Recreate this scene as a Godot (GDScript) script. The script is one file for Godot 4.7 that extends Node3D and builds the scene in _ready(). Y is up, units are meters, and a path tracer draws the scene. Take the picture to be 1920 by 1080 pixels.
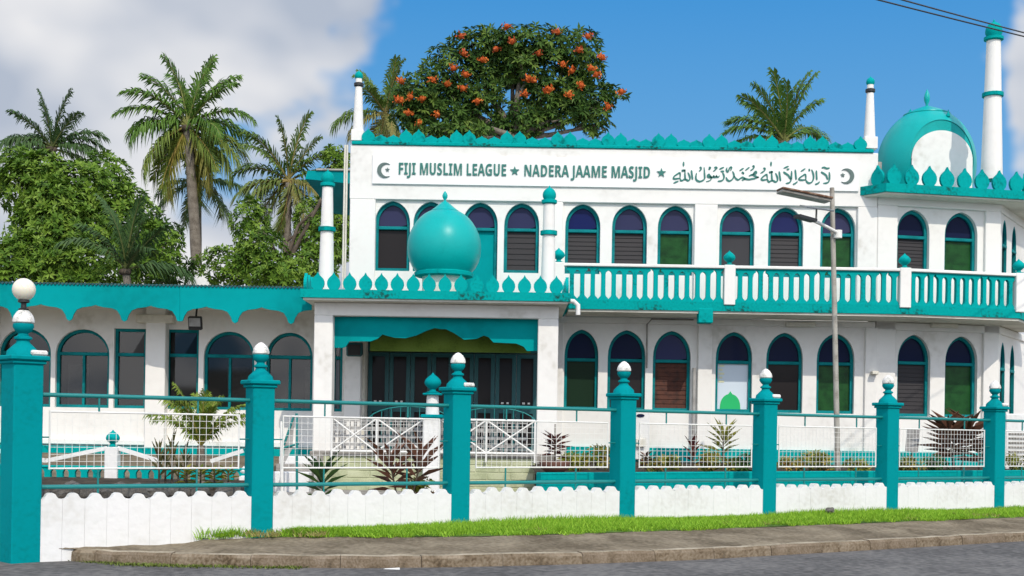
extends Node3D
# A two-storey white and teal mosque behind a teal-post fence, seen from across a road.
# Units are metres, y is up, the road surface at the camera is y = 0.

const FOCAL := 2400.0
const EYE := Vector3(0, 1.5, 0)
const ROLL := 0.016

var M := {}
var names := {}

# ---------------------------------------------------------------- mesh builder
class MB:
	var v := PackedVector3Array()
	var n := PackedVector3Array()
	var c := PackedColorArray()
	var col := Color(1, 1, 1)
	var use_col := false

	func put(p: Vector3, q: Vector3):
		v.append(p)
		n.append(q)
		if use_col:
			c.append(col)

	func tri(a: Vector3, b: Vector3, d: Vector3):
		var q := (b - a).cross(d - a).normalized()
		put(a, q)
		put(d, q)
		put(b, q)

	func trin(a: Vector3, b: Vector3, d: Vector3, na: Vector3, nb: Vector3, nd: Vector3):
		put(a, na)
		put(d, nd)
		put(b, nb)

	func quad(a: Vector3, b: Vector3, d: Vector3, e: Vector3):
		tri(a, b, d)
		tri(a, d, e)

	func box(lo: Vector3, hi: Vector3):
		var a := Vector3(minf(lo.x, hi.x), minf(lo.y, hi.y), minf(lo.z, hi.z))
		var b := Vector3(maxf(lo.x, hi.x), maxf(lo.y, hi.y), maxf(lo.z, hi.z))
		quad(Vector3(a.x, a.y, b.z), Vector3(b.x, a.y, b.z), Vector3(b.x, b.y, b.z), Vector3(a.x, b.y, b.z))
		quad(Vector3(b.x, a.y, a.z), Vector3(a.x, a.y, a.z), Vector3(a.x, b.y, a.z), Vector3(b.x, b.y, a.z))
		quad(Vector3(b.x, a.y, b.z), Vector3(b.x, a.y, a.z), Vector3(b.x, b.y, a.z), Vector3(b.x, b.y, b.z))
		quad(Vector3(a.x, a.y, a.z), Vector3(a.x, a.y, b.z), Vector3(a.x, b.y, b.z), Vector3(a.x, b.y, a.z))
		quad(Vector3(a.x, b.y, b.z), Vector3(b.x, b.y, b.z), Vector3(b.x, b.y, a.z), Vector3(a.x, b.y, a.z))
		quad(Vector3(a.x, a.y, a.z), Vector3(b.x, a.y, a.z), Vector3(b.x, a.y, b.z), Vector3(a.x, a.y, b.z))

	# a box with chamfered edges
	func cbox(lo: Vector3, hi: Vector3, b: float):
		var o := (lo + hi) / 2.0
		var h := (hi - lo).abs() / 2.0
		b = minf(b, minf(h.x, minf(h.y, h.z)) * 0.6)
		for ax in 3:
			for s in [-1.0, 1.0]:
				var u := (ax + 1) % 3
				var w := (ax + 2) % 3
				var pts := []
				for k in [[-1, -1], [1, -1], [1, 1], [-1, 1]]:
					var p := Vector3()
					p[ax] = s * h[ax]
					p[u] = k[0] * (h[u] - b)
					p[w] = k[1] * (h[w] - b)
					pts.append(o + p)
				if s > 0:
					quad(pts[0], pts[1], pts[2], pts[3])
				else:
					quad(pts[3], pts[2], pts[1], pts[0])
		for ax in 3:
			var u := (ax + 1) % 3
			var w := (ax + 2) % 3
			for k in [[-1, -1], [1, -1], [1, 1], [-1, 1]]:
				var a := Vector3()
				var d := Vector3()
				a[u] = k[0] * h[u]
				a[w] = k[1] * (h[w] - b)
				d[u] = k[0] * (h[u] - b)
				d[w] = k[1] * h[w]
				var l := Vector3()
				l[ax] = h[ax] - b
				if k[0] * k[1] > 0:
					quad(o + a - l, o + d - l, o + d + l, o + a + l)
				else:
					quad(o + a + l, o + d + l, o + d - l, o + a - l)
		for sx in [-1, 1]:
			for sy in [-1, 1]:
				for sz in [-1, 1]:
					var p := o + Vector3(sx * h.x, sy * (h.y - b), sz * (h.z - b))
					var q := o + Vector3(sx * (h.x - b), sy * h.y, sz * (h.z - b))
					var r := o + Vector3(sx * (h.x - b), sy * (h.y - b), sz * h.z)
					if sx * sy * sz > 0:
						tri(p, q, r)
					else:
						tri(p, r, q)

	# a plan outline in x, y pushed from z0 to z1 (z1 in front)
	func slab(poly: PackedVector2Array, z0: float, z1: float, back := true):
		var pl := poly
		if Geometry2D.is_polygon_clockwise(pl):
			pl = pl.duplicate()
			pl.reverse()
		var t := Geometry2D.triangulate_polygon(pl)
		for k in range(0, t.size(), 3):
			var a := pl[t[k]]
			var b := pl[t[k + 1]]
			var d := pl[t[k + 2]]
			if (b - a).cross(d - a) < 0:
				var x := b
				b = d
				d = x
			tri(Vector3(a.x, a.y, z1), Vector3(b.x, b.y, z1), Vector3(d.x, d.y, z1))
			if back:
				tri(Vector3(a.x, a.y, z0), Vector3(d.x, d.y, z0), Vector3(b.x, b.y, z0))
		for k in pl.size():
			var a := pl[k]
			var b := pl[(k + 1) % pl.size()]
			quad(Vector3(a.x, a.y, z0), Vector3(b.x, b.y, z0), Vector3(b.x, b.y, z1), Vector3(a.x, a.y, z1))

	# a plan outline (x, z) raised from y0 to y1
	func plinth(poly: PackedVector2Array, y0: float, y1: float):
		var pl := PackedVector2Array()
		for p in poly:
			pl.append(Vector2(p.x, -p.y))
		var m := MB.new()
		m.slab(pl, y0, y1)
		for k in range(0, m.v.size(), 3):
			var a := m.v[k]
			var b := m.v[k + 2]
			var d := m.v[k + 1]
			tri(Vector3(a.x, a.z, -a.y), Vector3(b.x, b.z, -b.y), Vector3(d.x, d.z, -d.y))

	# a profile of (radius, height) points turned round the upright axis through o
	func lathe(prof: Array, o: Vector3, seg := 24, squash := 1.0):
		var m := prof.size()
		var fn := []
		for k in m - 1:
			var d: Vector2 = prof[k + 1] - prof[k]
			fn.append(Vector2(d.y, -d.x).normalized())
		for k in m - 1:
			var n0: Vector2 = fn[k]
			var n1: Vector2 = fn[k]
			if k > 0 and fn[k - 1].dot(fn[k]) > 0.72:
				n0 = (fn[k - 1] + fn[k]).normalized()
			if k < m - 2 and fn[k + 1].dot(fn[k]) > 0.72:
				n1 = (fn[k + 1] + fn[k]).normalized()
			var p0: Vector2 = prof[k]
			var p1: Vector2 = prof[k + 1]
			for s in seg:
				var a := TAU * s / seg
				var b := TAU * (s + 1) / seg
				var ca := Vector3(cos(a), 0, -sin(a) * squash)
				var cb := Vector3(cos(b), 0, -sin(b) * squash)
				var A := o + ca * p0.x + Vector3(0, p0.y, 0)
				var B := o + cb * p0.x + Vector3(0, p0.y, 0)
				var C := o + cb * p1.x + Vector3(0, p1.y, 0)
				var D := o + ca * p1.x + Vector3(0, p1.y, 0)
				var nA := ca * n0.x + Vector3(0, n0.y, 0)
				var nB := cb * n0.x + Vector3(0, n0.y, 0)
				var nC := cb * n1.x + Vector3(0, n1.y, 0)
				var nD := ca * n1.x + Vector3(0, n1.y, 0)
				if p0.x > 0.0001:
					trin(A, B, C, nA, nB, nC)
				if p1.x > 0.0001:
					trin(A, C, D, nA, nC, nD)

	# a round tube along points; radii one per point
	func tube(pts: Array, radii: Array, seg := 8, caps := true):
		var rings := []
		var nr := []
		var up := Vector3(0.13, 0.97, 0.21)
		for k in pts.size():
			var d: Vector3 = (pts[mini(k + 1, pts.size() - 1)] - pts[maxi(k - 1, 0)]).normalized()
			if absf(d.dot(up)) > 0.95:
				up = Vector3(0.9, 0.1, 0.4)
			var x := d.cross(up).normalized()
			var y := x.cross(d).normalized()
			up = y
			var ring := []
			var rn := []
			for s in seg:
				var a := TAU * s / seg
				var q := x * cos(a) + y * sin(a)
				rn.append(q)
				ring.append(pts[k] + q * radii[mini(k, radii.size() - 1)])
			rings.append(ring)
			nr.append(rn)
		for k in pts.size() - 1:
			for s in seg:
				var e := (s + 1) % seg
				trin(rings[k][e], rings[k][s], rings[k + 1][s], nr[k][e], nr[k][s], nr[k + 1][s])
				trin(rings[k][e], rings[k + 1][s], rings[k + 1][e], nr[k][e], nr[k + 1][s], nr[k + 1][e])
		if caps:
			for s in seg:
				var e := (s + 1) % seg
				tri(pts[0], rings[0][s], rings[0][e])
				tri(pts[-1], rings[-1][e], rings[-1][s])

	func bar(a: Vector3, b: Vector3, w: float, h: float):
		var d := (b - a).normalized()
		var side := d.cross(Vector3.UP)
		if side.length() < 0.01:
			side = Vector3.RIGHT
		side = side.normalized() * w / 2.0
		var up := side.cross(d).normalized() * h / 2.0
		var q := []
		for p in [a, b]:
			q.append([p - side - up, p + side - up, p + side + up, p - side + up])
		for k in 4:
			var e := (k + 1) % 4
			quad(q[0][k], q[0][e], q[1][e], q[1][k])
		quad(q[0][3], q[0][2], q[0][1], q[0][0])
		quad(q[1][0], q[1][1], q[1][2], q[1][3])

	# one leaf: a folded diamond
	func leaf(b: Vector3, d: Vector3, up: Vector3, ln: float, w: float, sag := 0.15):
		var s := d.cross(up).normalized() * w * 0.5
		var u := s.cross(d).normalized()
		var mid := b + d * ln * 0.45
		var tip := b + d * ln - u * ln * sag
		var l := mid + s + u * w * 0.18
		var r := mid - s + u * w * 0.18
		tri(b, r, tip)
		tri(b, tip, l)

	func mesh() -> ArrayMesh:
		var a := []
		a.resize(Mesh.ARRAY_MAX)
		a[Mesh.ARRAY_VERTEX] = v
		a[Mesh.ARRAY_NORMAL] = n
		if use_col:
			a[Mesh.ARRAY_COLOR] = c
		var m := ArrayMesh.new()
		m.add_surface_from_arrays(Mesh.PRIMITIVE_TRIANGLES, a)
		return m


# ---------------------------------------------------------------- helpers
# survey helpers: the photograph's readings, turned into metres on the plane (frame) where the thing really stands
func sight(px: float, py: float) -> Vector3:
	var c := cos(ROLL)
	var s := sin(ROLL)
	var u := (px - 960.0) * c + (py - 806.0) * s
	var w := -(px - 960.0) * s + (py - 806.0) * c
	return Vector3(u / FOCAL, -w / FOCAL, -1.0)

func at(px: float, py: float, depth: float) -> Vector3:
	return EYE + sight(px, py) * depth

func on(px: float, py: float, fr: Transform3D, z := 0.0) -> Vector2:
	var iv := fr.affine_inverse()
	var o := iv * EYE
	var r := iv.basis * sight(px, py)
	var p := o + r * ((z - o.z) / r.z)
	return Vector2(p.x, p.y)

func frame(o: Vector3, deg := 0.0) -> Transform3D:
	return Transform3D(Basis(Vector3.UP, deg_to_rad(deg)), o)

func numbered(called: String) -> String:
	if not names.has(called):
		names[called] = 0
		return called
	names[called] += 1
	return "%s_%03d" % [called, names[called]]

func meta(o: Node, label: String, category: String, group := "") -> Node:
	o.set_meta("label", label)
	o.set_meta("category", category)
	if group != "":
		o.set_meta("group", group)
	return o

func thing(called: String, base: Vector3, label: String, category: String, group := "") -> Node3D:
	var o := Node3D.new()
	o.name = numbered(called)
	add_child(o)
	o.position = base
	meta(o, label, category, group)
	return o

# a part under a thing or part; xf is its place in the world
func part(parent: Node3D, called: String, mesh: Mesh, m: Material, xf := Transform3D()) -> MeshInstance3D:
	var o := MeshInstance3D.new()
	o.name = called
	o.mesh = mesh
	o.material_override = m
	parent.add_child(o, true)
	o.transform = parent.global_transform.affine_inverse() * xf
	return o

func group_part(parent: Node3D, called: String, where: Vector3) -> Node3D:
	var o := Node3D.new()
	o.name = called
	parent.add_child(o, true)
	o.transform = parent.global_transform.affine_inverse() * Transform3D(Basis(), where)
	return o

func solo(called: String, mesh: Mesh, m: Material, label: String, category: String, group := "", xf := Transform3D()) -> MeshInstance3D:
	var o := MeshInstance3D.new()
	o.name = numbered(called)
	o.mesh = mesh
	o.material_override = m
	add_child(o)
	o.transform = xf
	meta(o, label, category, group)
	return o

func structure(called: String, mesh: Mesh, m: Material, xf := Transform3D()) -> MeshInstance3D:
	var o := MeshInstance3D.new()
	o.name = called
	o.mesh = mesh
	o.material_override = m
	add_child(o)
	o.transform = xf
	o.set_meta("kind", "structure")
	return o

# ---------------------------------------------------------------- textures and materials
func noise_img(seed_: int, freq: float, size: int, oct := 4) -> Image:
	var f := FastNoiseLite.new()
	f.seed = seed_
	f.noise_type = FastNoiseLite.TYPE_SIMPLEX_SMOOTH
	f.frequency = freq
	f.fractal_type = FastNoiseLite.FRACTAL_FBM
	f.fractal_octaves = oct
	var im := f.get_seamless_image(size, size)
	im.convert(Image.FORMAT_L8)
	return im

# a colour texture from two noises: mix of colours along a ramp (linear colours in, sRGB texture out)
func ramp_tex(a: Image, b: Image, wb: float, cols: Array, lo := 0.25, hi := 0.75) -> ImageTexture:
	var da := a.get_data()
	var db := b.get_data()
	var sz := da.size()
	var lut := PackedByteArray()
	lut.resize(256 * 3)
	for k in 256:
		var t := clampf((k / 255.0 - lo) / (hi - lo), 0, 1) * (cols.size() - 1)
		var i := mini(int(t), cols.size() - 2)
		var q: Color = cols[i].lerp(cols[i + 1], t - i)
		q = q.linear_to_srgb()
		lut[k * 3] = int(q.r * 255.0)
		lut[k * 3 + 1] = int(q.g * 255.0)
		lut[k * 3 + 2] = int(q.b * 255.0)
	var out := PackedByteArray()
	out.resize(sz * 3)
	for k in sz:
		var t3 := int(da[k] * (1.0 - wb) + db[k] * wb) * 3
		out[k * 3] = lut[t3]
		out[k * 3 + 1] = lut[t3 + 1]
		out[k * 3 + 2] = lut[t3 + 2]
	var w := a.get_width()
	var im := Image.create_from_data(w, w, false, Image.FORMAT_RGB8, out)
	return ImageTexture.create_from_image(im)

func surf(cols: Array, scale: float, rough := 0.8, seed_ := 1, lo := 0.25, hi := 0.75, fine := 0.35, bump := 0.0, spec := 0.3) -> StandardMaterial3D:
	var m := StandardMaterial3D.new()
	var a := noise_img(seed_, 0.008, 256, 5)
	var b := noise_img(seed_ + 50, 0.09, 256, 3)
	m.albedo_texture = ramp_tex(a, b, fine, cols, lo, hi)
	m.uv1_triplanar = true
	m.uv1_world_triplanar = true
	m.uv1_scale = Vector3.ONE * scale
	m.roughness = rough
	m.metallic_specular = spec
	if bump > 0.0:
		var nm: Image = b.duplicate()
		nm.bump_map_to_normal_map(2.0)
		m.normal_enabled = true
		m.normal_texture = ImageTexture.create_from_image(nm)
		m.normal_scale = bump
	return m

func plain(c: Color, rough := 0.6, metal := 0.0) -> StandardMaterial3D:
	var m := StandardMaterial3D.new()
	m.albedo_color = c.linear_to_srgb()
	m.roughness = rough
	m.metallic = metal
	return m

func leafy(back: Color, rough := 0.5) -> StandardMaterial3D:
	var m := StandardMaterial3D.new()
	m.vertex_color_use_as_albedo = true
	m.roughness = rough
	m.cull_mode = BaseMaterial3D.CULL_DISABLED
	m.metallic_specular = 0.25
	m.backlight_enabled = true
	m.backlight = back
	return m

func pane(c: Color, spec := 0.25, rough := 0.1) -> StandardMaterial3D:
	var m := plain(c, rough)
	m.metallic_specular = spec
	return m

func C(r: float, g: float, b: float) -> Color:
	return Color(r, g, b)

func make_materials():
	M.white = surf([C(.61, .585, .54), C(.73, .71, .68), C(.775, .755, .725), C(.79, .77, .74)], 0.22, 0.75, 3, 0.15, 0.6, 0.3)
	M.white2 = surf([C(.58, .565, .53), C(.70, .695, .68), C(.735, .73, .72)], 0.4, 0.8, 7, 0.12, 0.55, 0.35, 0.2)
	M.cream = surf([C(.56, .53, .46), C(.68, .65, .57), C(.74, .71, .63)], 0.3, 0.85, 9)
	M.sign = plain(C(.80, .80, .79), 0.55)
	M.teal = surf([C(.002, .15, .145), C(.001, .29, .285), C(.001, .325, .32)], 0.5, 0.65, 11, 0.18, 0.55, 0.4, 0.0, 0.12)
	M.teal_worn = surf([C(.012, .07, .06), C(.004, .20, .19), C(.001, .275, .265), C(.001, .295, .285), C(.001, .31, .30)], 0.55, 0.7, 12, 0.2, 0.62, 0.5, 0.3, 0.12)
	M.teal_wall = surf([C(.001, .225, .235), C(.001, .275, .29), C(.001, .295, .31)], 0.15, 0.65, 13, 0.25, 0.75, 0.3, 0.0, 0.12)
	M.dome = surf([C(.001, .31, .30), C(.001, .355, .345), C(.001, .37, .36)], 0.7, 0.36, 15, 0.25, 0.75, 0.35, 0.0, 0.35)
	M.post = surf([C(.002, .17, .18), C(.001, .23, .25), C(.001, .245, .268)], 0.6, 0.7, 17, 0.15, 0.55, 0.45, 0.0, 0.1)
	M.frame = surf([C(.003, .14, .15), C(.004, .19, .205), C(.005, .215, .23)], 0.9, 0.6, 19, 0.25, 0.75, 0.35, 0.0, 0.2)
	M.rail = plain(C(.004, .19, .185), 0.45)
	M.door = plain(C(.003, .075, .085), 0.5)
	M.letter = plain(C(.02, .16, .135), 0.6)
	M.letter_grey = plain(C(.09, .14, .13), 0.6)
	M.gold = plain(C(.25, .16, .05), 0.6)
	M.olive = surf([C(.07, .11, .012), C(.11, .165, .02), C(.13, .19, .03)], 0.8, 0.7, 21)
	M.blue = pane(C(.010, .015, .085), 0.25)
	M.violet = pane(C(.03, .032, .082), 0.25)
	M.navy = pane(C(.008, .013, .045), 0.16)
	M.dark = pane(C(.022, .019, .02), 0.2)
	M.grey_pane = pane(C(.04, .038, .042), 0.3)
	M.louvre = pane(C(.04, .037, .04), 0.25, 0.5)
	M.green = surf([C(.004, .035, .008), C(.008, .06, .012), C(.012, .075, .016)], 1.4, 0.35, 23)
	M.moss = pane(C(.012, .03, .016), 0.2, 0.25)
	M.brick = surf([C(.03, .012, .008), C(.075, .022, .012), C(.09, .03, .016)], 2.2, 0.5, 25)
	M.film = plain(C(.58, .66, .74), 0.4)
	M.film_green = plain(C(.0, .42, .12), 0.5)
	M.film_yellow = plain(C(.72, .70, .45), 0.5)
	M.black = plain(C(.015, .015, .016), 0.5)
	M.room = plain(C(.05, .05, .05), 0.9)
	M.globe = plain(C(.78, .73, .60), 0.25)
	M.globe.subsurf_scatter_enabled = true
	M.globe.subsurf_scatter_strength = 0.3
	M.flake = surf([C(.10, .17, .16), C(.52, .47, .43), C(.74, .71, .67), C(.78, .76, .73)], 3.0, 0.7, 27, 0.28, 0.5, 0.5)
	M.steel = surf([C(.22, .20, .17), C(.36, .34, .30), C(.40, .38, .34)], 1.5, 0.5, 29)
	M.rust = surf([C(.09, .035, .02), C(.20, .11, .07), C(.30, .24, .19)], 2.5, 0.8, 31)
	M.wire = plain(C(.76, .75, .72), 0.5)
	M.concrete = surf([C(.16, .15, .13), C(.27, .25, .23), C(.34, .32, .29)], 1.2, 0.9, 33)
	M.block = surf([C(.27, .26, .25), C(.36, .35, .34), C(.42, .41, .40)], 1.5, 0.9, 35)
	M.pale = surf([C(.36, .38, .24), C(.46, .48, .31), C(.52, .54, .37)], 1.2, 0.85, 37)
	M.pale2 = surf([C(.33, .36, .22), C(.43, .46, .29), C(.47, .49, .33)], 1.1, 0.85, 38)
	M.asphalt = surf([C(.075, .072, .07), C(.115, .11, .107), C(.165, .156, .148)], 0.3, 0.9, 39, 0.25, 0.75, 0.6, 0.6)
	M.path = surf([C(.10, .078, .05), C(.18, .145, .10), C(.26, .215, .15)], 0.45, 0.92, 41, 0.25, 0.75, 0.45, 0.6)
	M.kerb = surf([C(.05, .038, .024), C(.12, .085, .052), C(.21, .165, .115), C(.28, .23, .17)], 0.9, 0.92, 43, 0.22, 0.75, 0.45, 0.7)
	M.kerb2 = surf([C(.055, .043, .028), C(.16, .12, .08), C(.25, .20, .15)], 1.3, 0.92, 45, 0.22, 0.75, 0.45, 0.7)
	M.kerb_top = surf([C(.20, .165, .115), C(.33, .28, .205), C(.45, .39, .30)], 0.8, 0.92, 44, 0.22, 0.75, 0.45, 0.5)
	M.yard = surf([C(.22, .195, .16), C(.32, .285, .235), C(.38, .345, .29)], 0.3, 0.92, 46)
	M.soil = surf([C(.02, .015, .010), C(.05, .038, .026), C(.09, .07, .05)], 0.9, 0.95, 47, 0.25, 0.75, 0.5, 0.8)
	M.lawn = surf([C(.03, .06, .012), C(.07, .13, .02), C(.11, .19, .03)], 0.4, 0.95, 49)
	M.rock = surf([C(.04, .035, .03), C(.11, .10, .09), C(.19, .18, .165)], 2.0, 0.9, 51, 0.25, 0.75, 0.5, 0.8)
	M.bark = surf([C(.09, .075, .06), C(.19, .165, .135), C(.27, .24, .20)], 1.2, 0.95, 53, 0.25, 0.75, 0.5, 0.8)
	M.bark_dark = surf([C(.04, .03, .022), C(.09, .07, .052), C(.13, .105, .08)], 1.0, 0.95, 55)
	M.leaf = leafy(C(.35, .45, .10), 0.42)
	M.frond = leafy(C(.35, .42, .10), 0.45)
	M.petal = leafy(C(.4, .2, .1), 0.6)
	M.grass = leafy(C(.45, .5, .15), 0.6)
	M.roof = surf([C(.02, .05, .06), C(.03, .10, .11), C(.05, .14, .15)], 1.0, 0.6, 57)
	M.terracotta = plain(C(.16, .07, .05), 0.8)
	M.glass = StandardMaterial3D.new()
	M.glass.transparency = BaseMaterial3D.TRANSPARENCY_ALPHA
	M.glass.albedo_color = Color(0.12, 0.11, 0.11, 0.6)
	M.glass.roughness = 0.03
	M.panel = plain(C(.16, .18, .20), 0.3)

# ---------------------------------------------------------------- sky
func make_sky() -> Sky:
	var w := 3072
	var h := 1536
	var n1 := FastNoiseLite.new()
	n1.seed = 12
	n1.noise_type = FastNoiseLite.TYPE_SIMPLEX_SMOOTH
	n1.frequency = 1.0
	n1.fractal_type = FastNoiseLite.FRACTAL_FBM
	n1.fractal_octaves = 5
	n1.fractal_gain = 0.52
	var n2 := FastNoiseLite.new()
	n2.seed = 77
	n2.noise_type = FastNoiseLite.TYPE_SIMPLEX_SMOOTH
	n2.frequency = 1.0
	n2.fractal_octaves = 3
	n2.fractal_type = FastNoiseLite.FRACTAL_FBM
	var data := PackedFloat32Array()
	data.resize(w * h * 3)
	# how far the cloud bank reaches round the compass (degrees from straight ahead); cover out of view added as fill
	var keys := [[-180, .25], [-120, .28], [-60, .32], [-26, .45], [-12, .42], [-7.5, .30], [-5.6, .0], [-3.5, -.9], [2, -1.1], [17, -1.1], [20.3, -.45], [21.6, .15], [26, .35], [45, .25], [90, .2], [140, .22], [180, .25]]
	var sun_dir := Vector3(0.226, 0.682, 0.696)
	var bias := PackedFloat32Array()
	for x in w:
		var az := (x + 0.5) / w * 360.0
		if az > 180.0:
			az -= 360.0
		var b := 0.0
		for k in keys.size() - 1:
			if az >= keys[k][0] and az <= keys[k + 1][0]:
				var t: float = (az - keys[k][0]) / (keys[k + 1][0] - keys[k][0])
				b = lerpf(keys[k][1], keys[k + 1][1], t * t * (3 - 2 * t))
		bias.append(b)
	var rows := h / 2
	for y in rows + 6:
		var el := PI / 2 - (y + 0.5) / h * PI
		var se := sin(el)
		var ce := cos(el)
		var up := clampf((el - 0.14) / 0.21, 0, 1)
		var near := Vector3(.118, .295, .505)
		var top := Vector3(.031, .19, .45)
		var zen := Vector3(.028, .13, .38)
		var blue := near.lerp(top, up)
		blue = blue.lerp(zen, clampf((el - 0.33) / 1.0, 0, 1))
		# far from the zenith neighbouring columns differ more: skip columns where the ring is short
		var step := 1 if ce > 0.5 else (2 if ce > 0.2 else 8)
		if absf(el) > 0.62:
			step = maxi(step, 3)
		var i := y * w * 3
		var x := 0
		while x < w:
			var az := (x + step * 0.5) / w * TAU
			var d := Vector3(sin(az) * ce, se * 1.5, -cos(az) * ce)
			var p := d * 4.2
			var q := n1.get_noise_3dv(p)
			var f := q + bias[x] * lerpf(1.0, 0.35, clampf((el - 0.4) / 0.6, 0, 1)) 
			var cov := smoothstep(-0.10, 0.26, f)
			var sh := n2.get_noise_3dv(d * 6.0 + Vector3(3.1, 1.7, 0.4))
			var lit := clampf(0.5 + sh * 1.15 + (q - 0.1) * 0.5, 0, 1)
			var cl := Vector3(.31, .345, .41).lerp(Vector3(.575, .57, .575), lit)
			# unseen clouds on the sun side are brightened to lift the shade
			cl *= 1.0 + 1.7 * smoothstep(-0.35, 0.9, Vector3(sin(az) * ce, se, -cos(az) * ce).dot(sun_dir))
			var g := blue.lerp(cl, cov * 0.97)
			for k in mini(step, w - x):
				data[i] = g.x
				data[i + 1] = g.y
				data[i + 2] = g.z
				i += 3
			x += step
	for y in range(rows + 6, h):
		var i := y * w * 3
		for x in w:
			data[i] = .16
			data[i + 1] = .17
			data[i + 2] = .15
			i += 3
	var im := Image.create_from_data(w, h, false, Image.FORMAT_RGBF, data.to_byte_array())
	var pm := PanoramaSkyMaterial.new()
	pm.panorama = ImageTexture.create_from_image(im)
	var s := Sky.new()
	s.sky_material = pm
	return s

# ---------------------------------------------------------------- windows and walls
# an opening: x centre, width w, sill s, spring p, apex a, kind (0 pointed, 1 round, 2 flat)
func opening(x: float, w: float, s: float, p: float, a: float, kind := 0) -> Dictionary:
	return {"x": x, "w": w, "s": s, "p": p, "a": a, "k": kind}

func arch(o: Dictionary, inset := 0.0) -> PackedVector2Array:
	var hw: float = o.w / 2.0 - inset
	var h: float = o.a - o.p - inset * 1.1
	var r := PackedVector2Array()
	if o.k == 2:
		r.append(Vector2(o.x - hw, o.a - inset))
		r.append(Vector2(o.x + hw, o.a - inset))
		return r
	var half := []
	var m := 8
	for i in m + 1:
		var t := float(i) / m
		if o.k == 0:
			var u := 1.0 - t
			var x := u * u * u * 1.0 + 3 * u * u * t * 1.0 + 3 * u * t * t * 0.55
			var y := 3 * u * u * t * 0.60 + 3 * u * t * t * 0.93 + t * t * t
			half.append(Vector2(x, y))
		else:
			half.append(Vector2(cos(t * PI / 2), sin(t * PI / 2)))
	for i in m + 1:
		r.append(Vector2(o.x - half[i].x * hw, o.p + half[i].y * h))
	for i in range(m - 1, -1, -1):
		r.append(Vector2(o.x + half[i].x * hw, o.p + half[i].y * h))
	return r

func outline(o: Dictionary, inset := 0.0) -> PackedVector2Array:
	var r := PackedVector2Array([Vector2(o.x - o.w / 2 + inset, o.s + inset)])
	r.append_array(arch(o, inset))
	r.append(Vector2(o.x + o.w / 2 - inset, o.s + inset))
	return r

func wall_open(mb: MB, x0: float, x1: float, y0: float, y1: float, z: float, depth: float, ops: Array):
	var x := x0
	for o in ops:
		var l: float = o.x - o.w / 2
		var r: float = o.x + o.w / 2
		mb.quad(Vector3(x, y0, z), Vector3(l, y0, z), Vector3(l, y1, z), Vector3(x, y1, z))
		mb.quad(Vector3(l, y0, z), Vector3(r, y0, z), Vector3(r, o.s, z), Vector3(l, o.s, z))
		var a := arch(o)
		for i in a.size() - 1:
			mb.quad(Vector3(a[i].x, a[i].y, z), Vector3(a[i + 1].x, a[i + 1].y, z), Vector3(a[i + 1].x, y1, z), Vector3(a[i].x, y1, z))
		var q := outline(o)
		for i in q.size():
			var p := q[i]
			var e := q[(i + 1) % q.size()]
			mb.quad(Vector3(p.x, p.y, z), Vector3(p.x, p.y, z - depth), Vector3(e.x, e.y, z - depth), Vector3(e.x, e.y, z))
		x = r
	mb.quad(Vector3(x, y0, z), Vector3(x1, y0, z), Vector3(x1, y1, z), Vector3(x, y1, z))

func ring(mb: MB, a: PackedVector2Array, b: PackedVector2Array, z0: float, z1: float):
	for i in a.size():
		var j := (i + 1) % a.size()
		mb.quad(Vector3(b[i].x, b[i].y, z1), Vector3(a[i].x, a[i].y, z1), Vector3(a[j].x, a[j].y, z1), Vector3(b[j].x, b[j].y, z1))
		mb.quad(Vector3(b[i].x, b[i].y, z0), Vector3(b[i].x, b[i].y, z1), Vector3(b[j].x, b[j].y, z1), Vector3(b[j].x, b[j].y, z0))

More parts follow.
